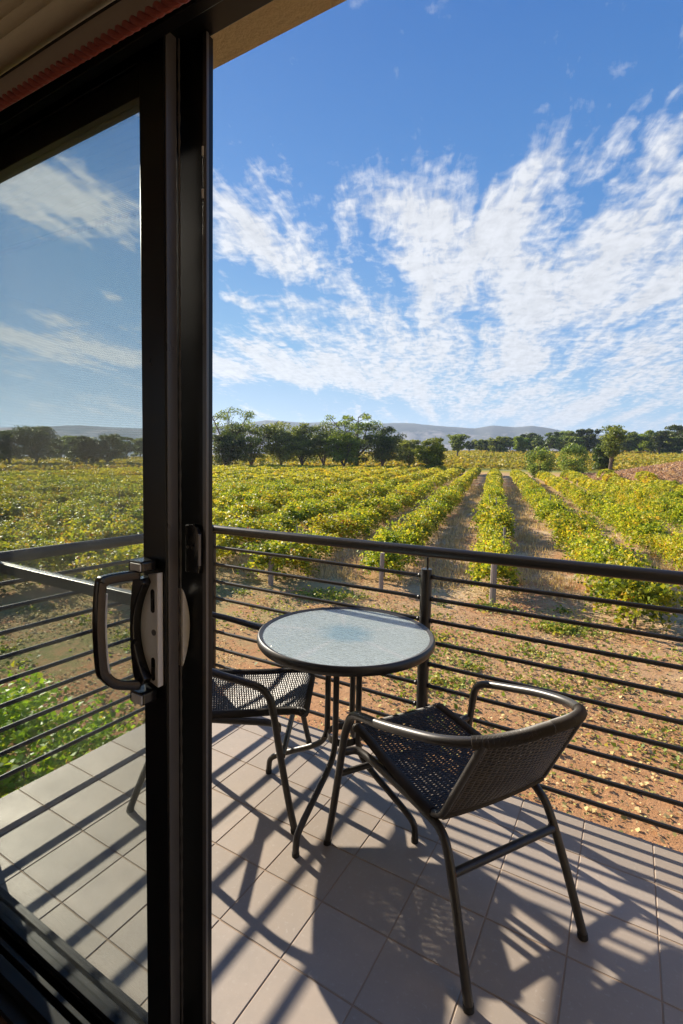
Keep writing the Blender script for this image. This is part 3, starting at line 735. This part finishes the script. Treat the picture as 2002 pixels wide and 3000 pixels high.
def make_chair(label):
    o = empty('bistro_chair', label=label, cat='chair')
    RH = [(.0, -.022, .730), (.10, -.012, .725), (.19, .030, .709), (.255, .120, .684), (.285, .25, .650), (.293, .38, .612), (.290, .485, .582), (.287, .540, .560), (.289, .572, .525), (.296, .592, .46)]
    half = crom(RH, 8)
    full = [(-x, y, z) for x, y, z in half[::-1]] + half[1:]
    m = MB(); m.tube(full, .0145, 16, cap=False); ring = m.build('arm_rail', M_chair, o, True)
    wr = [p for p in full if p[1] < .055]
    m = wrapped(wr, .0172); m.build('rail_wrap', M_wicker, ring, True)
    for s in (-1, 1):
        pts = crom([(s * .296, .592, .46), (s * .301, .620, .30), (s * .306, .655, .12), (s * .310, .680, .012)], 6)
        m = MB(); m.tube(pts, .0135, 14); lg = m.build('leg', M_chair, o, True)
        m = MB(); m.tube([(s * .3095, .678, .016), (s * .3105, .6808, 0.0)], .0150, 14); m.build('rubber_foot', M_rubber, lg, True)
        rear = crom([(s * .226, .001, .012), (s * .216, .060, .17), (s * .205, .125, .325), (s * .201, .165, .372), (s * .204, .225, .386), (s * .212, .40, .388), (s * .232, .58, .392), (s * .288, .607, .394)], 7)
        m = MB(); m.tube(rear, .0135, 14); lg = m.build('leg', M_chair, o, True)
        m = MB(); m.tube([(s * .2255, .003, .016), (s * .2262, .000, 0.0)], .0150, 14); m.build('rubber_foot', M_rubber, lg, True)
    m = MB(); m.tube([(x, .108 - .0 * x, .288) for x in np.linspace(-.207, .207, 8)], .0125, 12); m.build('stretcher', M_chair, o, True)
    for s in (-1, 1):
        m = MB(); m.tube([(s * .198, .109, .288), (s * .207, .111, .288)], .0145, 12); m.build('rust_patch', M_rust, o, True)
    m = MB(); m.tube([(x, .628, .300) for x in np.linspace(-.300, .300, 8)], .0115, 12); m.build('stretcher', M_chair, o, True)
    # seat and back surface
    prof = crom([(0, .700, .408), (0, .680, .426), (0, .60, .425), (0, .45, .412), (0, .30, .404), (0, .205, .405)], 6)
    bprof = crom([(0, .205, .405), (0, .165, .425), (0, .135, .480), (0, .085, .580), (0, .030, .690), (0, .020, .715)], 6)
    def mk(pr, w0, w1, dip):
        P = np.array(pr); dl = np.r_[0, np.cumsum(np.linalg.norm(np.diff(P, axis=0), axis=1))]; dl /= dl[-1]
        def s(u, v):
            y = np.interp(v, dl, P[:, 1]); z = np.interp(v, dl, P[:, 2]); y2 = np.interp(min(1, v + .02), dl, P[:, 1]); z2 = np.interp(min(1, v + .02), dl, P[:, 2])
            y1 = np.interp(max(0, v - .02), dl, P[:, 1]); z1 = np.interp(max(0, v - .02), dl, P[:, 2])
            t_ = Vector((0, y2 - y1, z2 - z1)).normalized(); n = Vector((1, 0, 0)).cross(t_).normalized() * -1
            if n.z < 0: n = -n
            w = w0 + (w1 - w0) * v
            sag = dip * (1 - u * u) * math.sin(math.pi * min(1, max(0, v)))
            return Vector((u * w, y, z)) - n * sag, n
        return s
    S = mk(prof, .192, .205, .016); B = mk(bprof, .205, .196, .022)
    weave(S, 20, 96, .0024, .0031).build('seat', M_wicker, o, True)
    weave(B, 20, 62, .0016, .0037).build('backrest', M_wicker, o, True)
    # wrapped rim round the seat
    rim = [S(-1, v)[0] for v in np.linspace(1, .06, 16)] + [S(-.97, .015)[0]] + [S(u, 0.0)[0] for u in np.linspace(-.86, .86, 10)] + [S(.97, .015)[0]] + [S(1, v)[0] for v in np.linspace(.06, 1, 16)]
    rim = crom([tuple(p) for p in rim], 3)
    wrapped(rim, .0158).build('seat_frame', M_wicker, o, True)
    bb = MB(); pts = [tuple(B(u, .12)[0] + Vector((0, -.004, -.004))) for u in np.linspace(-1, 1, 12)]; 
    wrapped(crom(pts, 3), .0085).build('rear_rim', M_wicker, o, True)
    for s in (-1, 1):
        pts = [tuple(B(s, v)[0]) for v in np.linspace(0, .985, 20)]
        m = MB(); m.tube(pts, .0105, 12); m.build('back_frame', M_chair, o, True)
    return o

def copy_tree(o, parent=None):
    c = o.copy(); COL.objects.link(c); c.parent = parent
    for ch in list(o.children): copy_tree(ch, c)
    return c

chair = make_chair('dark woven bistro chair in full view on the right, its back turned to the viewer')
# local +Y is the facing direction
def place(o, origin, fwd):
    o.location = (origin[0], origin[1], 0); o.rotation_euler = (0, 0, math.atan2(-fwd[0], fwd[1]))
place(chair, (1.332, -.766), (-.845, .535))
chair2 = copy_tree(chair); chair2['label'] = 'dark woven bistro chair left of the table, partly hidden behind the black door stile'
place(chair2, (-.290, -.742), (.875, .484))
for c in (chair, chair2): c['group'] = 'bistro chairs round the glass table'

def make_table():
    o = empty('bistro_table', (.506, -.405, 0), label='small round bistro table with a rippled pale glass top and dark rim', cat='table')
    m = MB(); m.lathe([(.345, .720), (.360, .725), (.366, .720), (.3685, .710), (.3675, .697), (.361, .688), (.355, .688), (.358, .697), (.357, .708), (.345, .711)], 96); m.build('rim', M_chair, o, True)
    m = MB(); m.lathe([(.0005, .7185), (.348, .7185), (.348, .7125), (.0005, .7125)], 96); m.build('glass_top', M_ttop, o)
    m = MB()
    for a in (20, 80, 140, 200, 260, 320):
        ca, sa = math.cos(R(a)), math.sin(R(a)); m.tube([(.06 * ca, .06 * sa, .703), (.358 * ca, .358 * sa, .703)], .007, 8)
    m.build('support_spokes', M_chair, o, True)
    m = MB(); m.lathe([(.0005, .704), (.098, .704), (.102, .698), (.102, .678), (.096, .674), (.0005, .674)], 40); m.build('hub', M_chair, o, True)
    for a in (-87, -12, 93, 186):
        ca, sa = math.cos(R(a)), math.sin(R(a))
        pts = crom([(r_ * ca, r_ * sa, z) for r_, z in ((.078, .686), (.078, .50), (.078, .33), (.080, .275), (.098, .228), (.145, .190), (.24, .142), (.325, .098), (.362, .070), (.370, .035), (.371, .010))], 6)
        m = MB(); m.tube(pts, .0125, 12); lg = m.build('leg', M_chair, o, True)
        m = MB(); m.tube([(.3712 * ca, .3712 * sa, .015), (.3712 * ca, .3712 * sa, 0)], .014, 12); m.build('rubber_foot', M_rubber, lg, True)
        for zz in (.668, .245):
            m = MB(); m.tube([((.075 + .0) * ca - .016 * sa, .075 * sa + .016 * ca, zz + .01), ((.088) * ca - .022 * sa, .088 * sa + .022 * ca, zz + .01)], .005, 8); m.build('bolt', M_edge, lg, True)
    m = MB(); m.lathe([(.066, .292), (.069, .292), (.069, .262), (.066, .262)], 40); m.build('leg_ring', M_chair, o, True)
    return o
make_table()

# ------------------------------------------------------------------ vineyard
rng = np.random.RandomState(11)
def vine_variant(seed):
    rs = np.random.RandomState(seed); C = []; sz = []; rd = []
    bias = rs.uniform(-.12, .12)
    for s in range(105):
        t0 = rs.uniform(-.95, .95); side = rs.choice([-1, 1]); el = rs.uniform(.1, 1.3); ln = rs.uniform(.8, 1.5)
        az = rs.normal(0, .55); ox = math.sin(az); oy = side * math.cos(az) * rs.uniform(.3, 1.0)
        p = np.array([t0, rs.normal(0, .10), .82 + rs.normal(0, .10)]); dvec = np.array([ox * math.cos(el), oy * math.cos(el), math.sin(el)])
        n = int(ln / .045); shb = rs.normal(0, .16)
        for k in range(n):
            p = p + dvec * .045; dvec = dvec + np.array([0, 0, -.10]) + rs.normal(0, .05, 3); dvec /= np.linalg.norm(dvec)
            if p[2] < .12: break
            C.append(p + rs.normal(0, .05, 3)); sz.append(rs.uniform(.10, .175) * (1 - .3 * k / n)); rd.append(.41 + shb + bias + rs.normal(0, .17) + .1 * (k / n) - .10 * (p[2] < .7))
    return cards('foliage', np.array(C), np.array(sz), M_vine, seed=seed, up=.25, rnd=np.clip(rd, 0, 1), aspect=1.0, link_it=False)
VMESH = [vine_variant(100 + k) for k in range(9)]
def trunk_mesh():
    m = MB(); m.tube(crom([(0, 0, -.05), (.03, .01, .3), (-.02, .02, .6), (.01, 0, .86)], 4), [.045] * 4 + [.036] * 4 + [.03] * 5, 8)
    m.tube([(-.9, 0, .86), (-.4, .02, .88), (0, 0, .84), (.4, -.02, .88), (.9, 0, .86)], [.016, .022, .03, .022, .016], 6)
    me = bpy.data.meshes.new('trunk'); me.from_pydata(m.v, [], m.f); me.materials.append(M_bark); return me
TMESH = trunk_mesh()

def row_start(n):                                 # y of the first vine of a row, by the row's offset
    return float(np.interp(n, [-45, -14, -10.5, -6.7, -2.8, 1.05, 4.9, 8.75, 12.6, 30], [-4.0, 5.2, 8.0, 12.3, 14.7, 14.9, 13.6, 16.7, 19, 30]))
PT = []
for k in range(-34, 9):
    n = ROW0 + k * ROWS
    # start point on row: p = n*N + t*A ; choose t so y = row_start
    t0 = (row_start(n) - n * N_DIR[1]) / A_DIR[1]
    t = t0
    while t < 150:
        p = n * N_DIR + t * A_DIR
        d = math.hypot(*(p - CAM[:2])); az = math.degrees(math.atan2(p[0] - CAM[0], p[1] - CAM[1]))
        lim = np.interp(az, [-66, -45, -30, -15, -8, 6], [95, 118, 118, 116, 92, 72])
        if d < lim and -68 < az < 7.5 and p[1] > 2:
            PT.append((d, az, k, p[0] + rng.normal(0, .07), p[1] + rng.normal(0, .07), abs(t - t0) < .1))
        t += 1.85
PT.sort()
ORD = ['', 'second', 'third', 'fourth', 'fifth', 'sixth', 'seventh', 'eighth', 'ninth', 'tenth', 'eleventh', 'twelfth']
def row_label(k, first):
    pre = 'end grapevine nearest the balcony' if first else 'yellow-green grapevine'
    if k == 0: return pre + ' in the vine row straight beyond the railing post'
    w = ORD[min(abs(k), 11)] + ' ' if abs(k) > 1 else 'first '
    if first and abs(k) < 6:
        return f"{pre} in the {w}vine row {'left' if k < 0 else 'right'} of the centre row"
    return f"yellow-green grapevine in the {w}vine row {'left' if k < 0 else 'right'} of the row beyond the railing post"
NEAR = [q for q in PT if not (-45.3 > q[1] > -51.0 and q[0] < 60)][:270]
nearset = set(map(id, NEAR))
rang = math.atan2(A_DIR[1], A_DIR[0])
for i, (d, az, k, x, y, first) in enumerate(NEAR):
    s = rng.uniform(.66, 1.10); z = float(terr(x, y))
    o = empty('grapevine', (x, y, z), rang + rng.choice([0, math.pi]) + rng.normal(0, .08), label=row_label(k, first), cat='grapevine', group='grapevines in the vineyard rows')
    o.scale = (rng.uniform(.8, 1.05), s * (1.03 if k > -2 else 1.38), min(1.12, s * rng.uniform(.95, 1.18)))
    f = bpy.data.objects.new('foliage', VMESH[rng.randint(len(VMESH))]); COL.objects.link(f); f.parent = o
    if d < 45:
        tr = bpy.data.objects.new('trunk', TMESH); COL.objects.link(tr); tr.parent = o
FAR = [q for q in PT if id(q) not in nearset]
def far_vines():
    C, S_, Q = [], [], []
    for (d, az, k, x, y, first) in FAR:
        n = int(np.interp(d, [20, 50, 110], [560, 300, 130]))
        u = rng.uniform(-1, 1, n); a = rng.uniform(-.3, math.pi + .3, n); r_ = np.sqrt(rng.rand(n)) * .2 + .8
        w = rng.uniform(.55, 1.1) * (1.05 if k > -2 else 1.5); h = rng.uniform(.55, .85)
        lx = u * 1.0; ly = np.cos(a) * w * r_; lz = .78 + np.sin(a) * h * r_ + rng.normal(0, .07, n)
        X = x + lx * A_DIR[0] + ly * N_DIR[0]; Y = y + lx * A_DIR[1] + ly * N_DIR[1]
        Z = float(terr(x, y)) + lz
        C.append(np.stack([X, Y, Z], -1)); S_.append(np.full(n, np.interp(d, [20, 50, 110], [.17, .25, .36])) * rng.uniform(.7, 1.3, n)); Q.append(np.clip(.45 + rng.normal(0, .12) + rng.normal(0, .16, n), 0, 1))
    o = cards('vineyard', np.vstack(C), np.concatenate(S_), M_vinefar, seed=5, up=.25, rnd=np.concatenate(Q), aspect=1.0)
    tag(o, 'mass of autumn vines filling the far rows of the vineyard', 'vineyard', kind='stuff')
far_vines()

def far_fields():
    """low vines of the slopes beyond the trees: straight hedgerows, seen as bands"""
    C, S_, Q = [], [], []
    rs = np.random.RandomState(8)
    for dist in np.arange(150, 322, 4.5):
        n = 1500; az = np.radians(rs.uniform(-68, 8, n)); d = dist + rs.normal(0, .5, n)
        X = np.sin(az) * d; Y = np.cos(az) * d; Z = terr(X, Y) + rs.uniform(.1, 1.4, n)
        C.append(np.stack([X, Y, Z], -1)); S_.append(rs.uniform(.6, 1.2, n)); Q.append(rs.rand(n) * .6 + .2)
    o = cards('distant_vineyard', np.vstack(C), np.concatenate(S_), M_farfield, seed=6, up=.3, rnd=np.concatenate(Q), aspect=1.0)
    tag(o, 'distant yellow and orange vine slopes beyond the trees', 'vineyard', kind='stuff')
far_fields()

def post(name, x, y, h, r_, label, group, lean=0.0, sq=False):
    z = float(terr(x, y)); m = MB()
    m.tube([(0, 0, -.2), (0, 0, .3), (lean * .5, 0, h * .6), (lean, 0, h)], [r_, r_, r_ * .97, r_ * .95], 8)
    o = m.build(name, M_post, None, True); o.location = (x, y, z); tag(o, label, 'post', group)
    return o
G = 'wooden posts along the vine rows'
post('vine_post', -2.04, 13.5, 1.32, .100, 'weathered grey end post of the vine row straight beyond the railing post', G)
post('vine_post', -5.78, 13.2, 1.28, .085, 'weathered grey end post seen just above the back edge of the glass table', G, .02)
post('vine_post', -9.35, 11.6, 1.05, .10, 'short stout end post among vines, left of the table', G)
post('vine_post', 1.75, 15.2, 1.15, .11, 'thick end post half buried in vine leaves at the right', G, -.02)
post('vine_post', -2.55, 17.2, 1.95, .045, 'thin brown stake standing above the vines behind the centre row end post', G)
rsp = np.random.RandomState(21); cnt = 0
for (d, az, k, x, y, first) in PT[6:]:
    if d < 75 and rsp.rand() < .17 and not (-45 > az > -51) and cnt < 52:
        hgt = rsp.uniform(1.45, 1.8); side = f"{'first' if abs(k) == 1 else ORD[min(abs(k), 11)]}"
        lab = 'thin wooden stake in the centre vine row' if k == 0 else f"thin wooden stake in the {side} vine row {'left' if k < 0 else 'right'} of the centre row"
        post('vine_stake', x + rsp.normal(0, .1), y + rsp.normal(0, .3), hgt, .030, lab, 'thin wooden stakes in the vine rows', rsp.normal(0, .05)); cnt += 1

# leaf litter, weeds, dry grass on the ground
def litter():
    rs = np.random.RandomState(31); n = 80000
    x = rs.uniform(-14, 9, n); y = .6 + rs.rand(n) ** 1.15 * 15
    k = np.sin(x * .8 + np.sin(y * .9) * 1.6) * np.cos(y * .75 + x * .3) + rs.normal(0, .45, n); keep = k > -.15
    x, y = x[keep], y[keep]; z = terr(x, y) + rs.uniform(.008, .05, len(x))
    o = cards('leaf_litter', np.stack([x, y, z], -1), rs.uniform(.018, .058, len(x)) * rs.choice([1, 1, 1, 1.6], len(x)), M_litter, seed=9, flat=.55, aspect=.9)
    tag(o, 'fallen vine leaves and clippings scattered over the red earth', 'leaf litter', kind='stuff')
litter()
def weeds():
    rs = np.random.RandomState(33); C, S_ = [], []
    for _ in range(120):
        if rs.rand() < .55: cx, cy = rs.uniform(-6, 7), rs.uniform(5.5, 14.5)
        else: cx, cy = rs.uniform(-15, -5), rs.uniform(2, 11)
        if rs.rand() < .35: cx, cy = -1.5 + rs.normal(0, 2.2), 8.5 + rs.normal(0, 1.2)
        m = rs.randint(20, 110); r_ = rs.uniform(.15, .6)
        x = cx + rs.normal(0, r_, m); y = cy + rs.normal(0, r_ * .7, m)
        C.append(np.stack([x, y, terr(x, y) + np.abs(rs.normal(.02, .06, m))], -1)); S_.append(rs.uniform(.04, .11, m))
    for cx, cy, r_ in ((-6.6, 11.6, .5), (-7.2, 11.2, .5), (-1.9, 13.0, .35), (3.6, 11.4, .35), (.4, 12.3, .5), (.0, 12.0, .4)):
        m = 420; x = cx + rs.normal(0, r_, m); y = cy + rs.normal(0, r_ * .6, m)
        C.append(np.stack([x, y, terr(x, y) + np.abs(rs.normal(.03, .10, m))], -1)); S_.append(rs.uniform(.04, .12, m))
    o = cards('weeds', np.vstack(C), np.concatenate(S_), M_weed, seed=10, up=.4, aspect=.8); tag(o, 'low green weeds on the bare strip in front of the vines', 'weeds', kind='stuff')
weeds()
def dry_grass():
    rs = np.random.RandomState(35); V = []; rd = []
    for _ in range(4200):
        k = rs.randint(-5, 5); n = ROW0 + (k + .5) * ROWS + rs.normal(0, .75); t = 15 + rs.rand() ** 1.4 * 55
        p = n * N_DIR + t * A_DIR
        if p[1] < 12: continue
        for _b in range(12):
            x, y = p[0] + rs.normal(0, .18), p[1] + rs.normal(0, .18); h = rs.uniform(.08, .34); a = rs.rand() * 6.28; w = .012 + t * .0005
            z = float(terr(x, y)); l1, l2 = rs.normal(0, .08, 2)
            V += [(x - w * math.cos(a), y - w * math.sin(a), z), (x + w * math.cos(a), y + w * math.sin(a), z), (x + l1 + .004, y + l2, z + h), (x + l1 - .004, y + l2, z + h)]; rd += [rs.rand()] * 4
    me = bpy.data.meshes.new('dry_grass'); me.from_pydata(V, [], [(i, i + 1, i + 2, i + 3) for i in range(0, len(V), 4)])
    at = me.attributes.new('rnd', 'FLOAT', 'POINT'); at.data.foreach_set('value', rd)
    tag(link('dry_grass', me, M_straw), 'straw coloured dry grass between the vine rows', 'dry grass', kind='stuff')
dry_grass()
def pink_bank():
    rs = np.random.RandomState(37); n = 14000
    az = np.radians(rs.uniform(-6.5, 9, n)); d = rs.uniform(76, 108, n); x, y = np.sin(az) * d + CAM[0], np.cos(az) * d + CAM[1]
    keep = d > 76 + 12 * (np.degrees(az) < -1) * (-1 - np.degrees(az)) / 5
    x, y = x[keep], y[keep]
    o = cards('pink_grass_bank', np.stack([x, y, terr(x, y) + rs.uniform(0, .45, len(x))], -1), rs.uniform(.2, .5, len(x)), M_pink, seed=12, up=.1, aspect=.5)
    tag(o, 'pinkish dry grass bank at the right edge of the vineyard', 'dry grass', kind='stuff')
pink_bank()

# bright leafy shrub below the left railing
def shrub():
    o = empty('garden_shrub', (-4.0, .8, -3.15), label='bright green leafy shrub growing below the left railing', cat='shrub')
    rs = np.random.RandomState(41); C, S_ = [], []
    tips = []
    lumps = [(-1.5, .3, 1.05, .75), (-.7, .0, 1.25, .8), (.1, -.3, 1.0, .75), (-.4, .7, .85, .7), (.6, .5, .60, .6), (-1.2, -.7, 1.3, .8), (-.1, -1.0, 1.2, .75), (-2.2, .6, .7, .7), (1.0, -.2, .55, .55), (.7, -1.0, .8, .6), (-2.3, -.6, 1.0, .8), (1.2, .9, .35, .4)]
    for lx, ly, lz, r_ in lumps:
        for _ in range(80):
            a = rs.rand() * 6.283; e = math.asin(rs.uniform(-.5, 1)); base = np.array([lx, ly, lz]); dv = np.array([math.cos(e) * math.cos(a), math.cos(e) * math.sin(a), math.sin(e)])
            ln = r_ * rs.uniform(.6, 1.2); p = base.copy()
            for k in range(int(ln / .05)):
                p = p + dv * .05; dv = dv + rs.normal(0, .12, 3) + np.array([0, 0, .02]); dv /= np.linalg.norm(dv)
                if k > 1: C.append(p + rs.normal(0, .035, 3)); S_.append(rs.uniform(.05, .10))
    cards('foliage', np.array(C), np.array(S_), M_shrub, o, seed=13, up=.35, aspect=.95, rnd=np.clip(rs.normal(.45, .22, len(C)), 0, 1))
    m = MB()
    for lx, ly, lz, r_ in lumps: m.tube(crom([(0, 0, -.1), (lx * .3, ly * .3, lz * .5), (lx, ly, lz + .2)], 4), [.04, .04, .035, .03, .026, .022, .018, .014, .01], 6)
    m.build('branches', M_bark, o, True)
shrub()

# ------------------------------------------------------------------ trees
def tree(name, X, Ytop, Wd, dist, kind, label, mt, group=None, seed=0, base_frac=.08, dens=1.0):
    rs = np.random.RandomState(seed)
    d0 = ddir(X, Ytop); hor = math.hypot(d0[0], d0[1]); px, py = CAM[0] + d0[0] / hor * dist, CAM[1] + d0[1] / hor * dist
    zt = CAM[2] + d0[2] / hor * dist; zb = float(terr(px, py)); H = max(zt - zb, 1.5)
    Wm = Wd / 1137.0 * dist / (1 / max(.6, float(d0 @ VF)) ) 
    W = Wm / 2 * (1.42 if X < 910 and X > 400 else 1.5 if kind == 'bush' else 1.12)
    o = empty(name, (px, py, zb), rs.rand() * 6.28, label=label, cat='tree' if kind != 'bush' else 'bush', group=group)
    C, S_, Q = [], [], []; tr = MB(); ls = float(np.interp(dist, [60, 130, 350], [.30, .42, 1.0]))
    if kind == 'bush':
        K = 34; r0 = H * .52
        for _ in range(K):
            v = rs.normal(size=3); v /= np.linalg.norm(v); c = np.array([v[0] * W * .66, v[1] * W * .66, H * .46 + v[2] * H * .36])
            q = rs.normal(size=(int(70 * dens), 3)); q /= np.linalg.norm(q, axis=1)[:, None]; rr_ = H * .17 * rs.uniform(.7, 1.25) * rs.rand(len(q))[:, None] ** .33
            C.append(c + q * rr_); S_.append(np.full(len(q), ls)); Q.append(np.clip(rs.normal(.45, .2, len(q)) + rs.normal(0, .12), 0, 1))
        tr.tube([(0, 0, -.3), (0, 0, H * .4)], [.2, .12], 7)
    else:
        sparse = kind == 'gum'
        nl = 6 if sparse else 5
        fork = H * (.13 if not sparse else .26)
        tr.tube(crom([(0, 0, -.4), (rs.normal(0, .1), rs.normal(0, .1), fork * .6), (0, 0, fork)], 4), np.linspace(H * .038, H * .028, 9).tolist(), 8)
        ends = []
        for l in range(nl):
            a = 2 * math.pi * (l + rs.uniform(-.3, .3)) / nl; rr_ = W * rs.uniform(.35, .85); hh = H * rs.uniform(.55, .88)
            if l == 0: rr_ *= .3; hh = H * .9
            e = np.array([rr_ * math.cos(a), rr_ * math.sin(a), hh]); mid = np.array([e[0] * .45, e[1] * .45, fork + (hh - fork) * rs.uniform(.35, .55)])
            pts = crom([(0, 0, fork * .92), tuple(mid), tuple(e)], 5); tr.tube(pts, np.linspace(H * .02, H * .006, len(pts)).tolist(), 6)
            for q in (3, 5, 7, 9, 10):
                bp = np.array(pts[min(q, len(pts) - 1)])
                for _ in range(2):
                    a2 = rs.rand() * 6.28; e2 = bp + np.array([math.cos(a2) * W * .32, math.sin(a2) * W * .32, H * rs.uniform(.0, .13)])
                    tr.tube([tuple(bp), tuple((bp + e2) / 2 + rs.normal(0, .1, 3)), tuple(e2)], [H * .006, H * .005, H * .003], 5); ends.append(e2)
        if not sparse:
            for _ in range(26):
                a = rs.rand() * 6.28; rr_ = W * math.sqrt(rs.rand()) * .86; top = 1 - .32 * (rr_ / W) ** 2
                ends.append(np.array([rr_ * math.cos(a), rr_ * math.sin(a), H * rs.uniform(base_frac + .12, top - .05)]))
        for e in ends:
            e = e.copy(); rxy = math.hypot(e[0], e[1])
            if rxy > W * .92: e[:2] *= W * .92 / rxy
            pr = (H * .085 if sparse else H * .12) * rs.uniform(.7, 1.35)
            e[2] = min(e[2], H - pr * .8)
            n = int((60 if sparse else 110) * dens); q = rs.normal(size=(n, 3)); q /= np.linalg.norm(q, axis=1)[:, None]; q *= rs.rand(n)[:, None] ** .4
            q[:, 2] *= .62; q[:, :2] *= 1.25
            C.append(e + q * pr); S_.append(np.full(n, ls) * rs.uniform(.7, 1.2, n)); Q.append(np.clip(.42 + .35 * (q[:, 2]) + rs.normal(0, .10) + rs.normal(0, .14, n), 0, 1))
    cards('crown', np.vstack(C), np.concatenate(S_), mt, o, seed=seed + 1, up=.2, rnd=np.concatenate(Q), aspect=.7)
    tr.build('trunk', M_bark, o, True)
    return o
GR = 'trees standing along the far end of the vineyard'
tree('gum_tree', 524, 930, 84, 128, 'gum', 'tall sparse gum tree right beside the black door stile', M_gum, GR, 1, dens=1.2)
tree('shade_tree', 518, 996, 60, 122, 'round', 'small dark tree at the foot of the tall gum beside the door stile', M_dark, GR, 20)
tree('shade_tree', 578, 971, 92, 126, 'round', 'round dark tree right of the tall gum beside the stile', M_gum, GR, 2)
tree('shade_tree', 646, 965, 84, 127, 'round', 'second round tree of the dark clump, above the left of the table', M_gum, GR, 3)
tree('shade_tree', 695, 976, 78, 125, 'round', 'low spreading dark tree in the middle of the clump', M_gum, GR, 4)
tree('shade_tree', 745, 969, 82, 127, 'round', 'dark round tree just left of the tallest gum', M_gum, GR, 5)
tree('gum_tree', 822, 945, 108, 124, 'gum', 'tallest open gum with forked trunk at the centre of the clump', M_gum, GR, 6, dens=1.6)
tree('shade_tree', 792, 990, 60, 120, 'round', 'bright green low tree under the tallest gum', M_lime, GR, 7)
tree('shade_tree', 880, 975, 82, 122, 'round', 'dark leaning tree at the right end of the clump', M_dark, GR, 8)
tree('shade_tree', 942, 1007, 76, 150, 'round', 'pale willowy tree behind the gap right of the clump', M_gum, GR, 9)
tree('shade_tree', 995, 1003, 82, 112, 'round', 'olive green round tree alone at the vineyard edge', M_lime, GR, 10, base_frac=.0)
tree('gum_tree', 1052, 995, 44, 215, 'gum', 'slender pale gum left of the distant tree band', M_gum, GR, 11)
tree('round_bush', 1243, 1018, 50, 100, 'bush', 'dark round bush, the left of the two on the vineyard edge', M_gum, 'round bushes at the vineyard edge', 12)
tree('round_bush', 1320, 1016, 54, 106, 'bush', 'grey-green round bush, the right of the two on the vineyard edge', M_gum, 'round bushes at the vineyard edge', 13)
tree('gum_tree', 1408, 972, 40, 118, 'gum', 'tall ragged tree rising above the tree line near the right edge', M_gum, GR, 14, base_frac=.0)
tree('shade_tree', 1388, 1012, 36, 121, 'round', 'bushy tree leaning against the tall ragged tree', M_dark, GR, 15, base_frac=.0)
tree('shade_tree', 20, 984, 74, 190, 'round', 'dark tree at the far left edge of the door glass', M_dark, GR, 16)
tree('shade_tree', 82, 974, 90, 185, 'round', 'broad tree at the left of the door glass', M_dark, GR, 17)
tree('shade_tree', 196, 999, 62, 180, 'round', 'dark tree at the middle of the door glass', M_dark, GR, 18)
tree('shade_tree', 246, 994, 84, 182, 'round', 'dark spreading tree right of the middle of the door glass', M_dark, GR, 19)
far_list = [(905, 1012, 60), (925, 1006, 50), (1078, 1012, 44), (1100, 1010, 46), (1128, 1004, 50), (1150, 1006, 44), (1172, 998, 52), (1196, 1001, 50), (1216, 994, 50), (1240, 1002, 44), (1262, 996, 60), (1292, 983, 74), (1342, 983, 80), (1318, 1002, 50),
            (1365, 1000, 40), (1432, 990, 64), (1462, 992, 60), (1490, 985, 62), (1516, 990, 54), (1540, 982, 66), (1566, 981, 70), (1450, 1004, 60), (1500, 1006, 70), (1548, 1004, 70), (140, 1000, 70), (170, 1004, 60), (290, 998, 60), (322, 1004, 60), (112, 1004, 60)]
for i, (X, Y, W_) in enumerate(far_list):
    mt = M_lime if i in (7, 3, 17) else (M_gum if i % 2 else M_dark); Y = Y + (-5, 4, 0, -2, 6)[i % 5]; W_ = W_ * (1.15, .8, 1.0, .9, .75)[(i * 2) % 5]
    where = ('seen through the door glass' if X < 330 else 'behind the round trees' if X < 1060 else 'below the blue hills' if X < 1270 else 'right of the hills' if X < 1400 else 'near the right edge')
    lab = ('yellow-green tree in the distant tree band below the blue hills' if i == 7 else 'large rounded tree, left of the pair rising right of the hills' if i == 11 else 'large rounded tree, right of the pair rising right of the hills' if i == 12 else f'hazy green tree in the distant tree band {where}')
    tree('distant_tree', X, Y, W_, 285 + (i * 37 % 60), 'gum' if i % 4 == 2 else 'round', lab, mt, 'trees in the distant band', 60 + i, base_frac=.0, dens=.8)

# ------------------------------------------------------------------ haze
def haze():
    m = bpy.data.materials.new('haze'); m.use_nodes = True; t = NT(m.node_tree); t.n.clear()
    v = t.new('ShaderNodeVolumePrincipled'); v.inputs['Density'].default_value = HAZE; v.inputs['Color'].default_value = (.62, .77, 1.0, 1); v.inputs['Anisotropy'].default_value = .25
    o = t.new('ShaderNodeOutputMaterial'); t.l.new(v.outputs[0], o.inputs['Volume'])
    b = MB(); b.box(-6600, 6600, -6600, 6600, -60, 420); ob = b.build('haze', m); tag(ob, 'thin pale haze over the valley', 'haze', kind='stuff')
HAZE = 0.00013
haze()
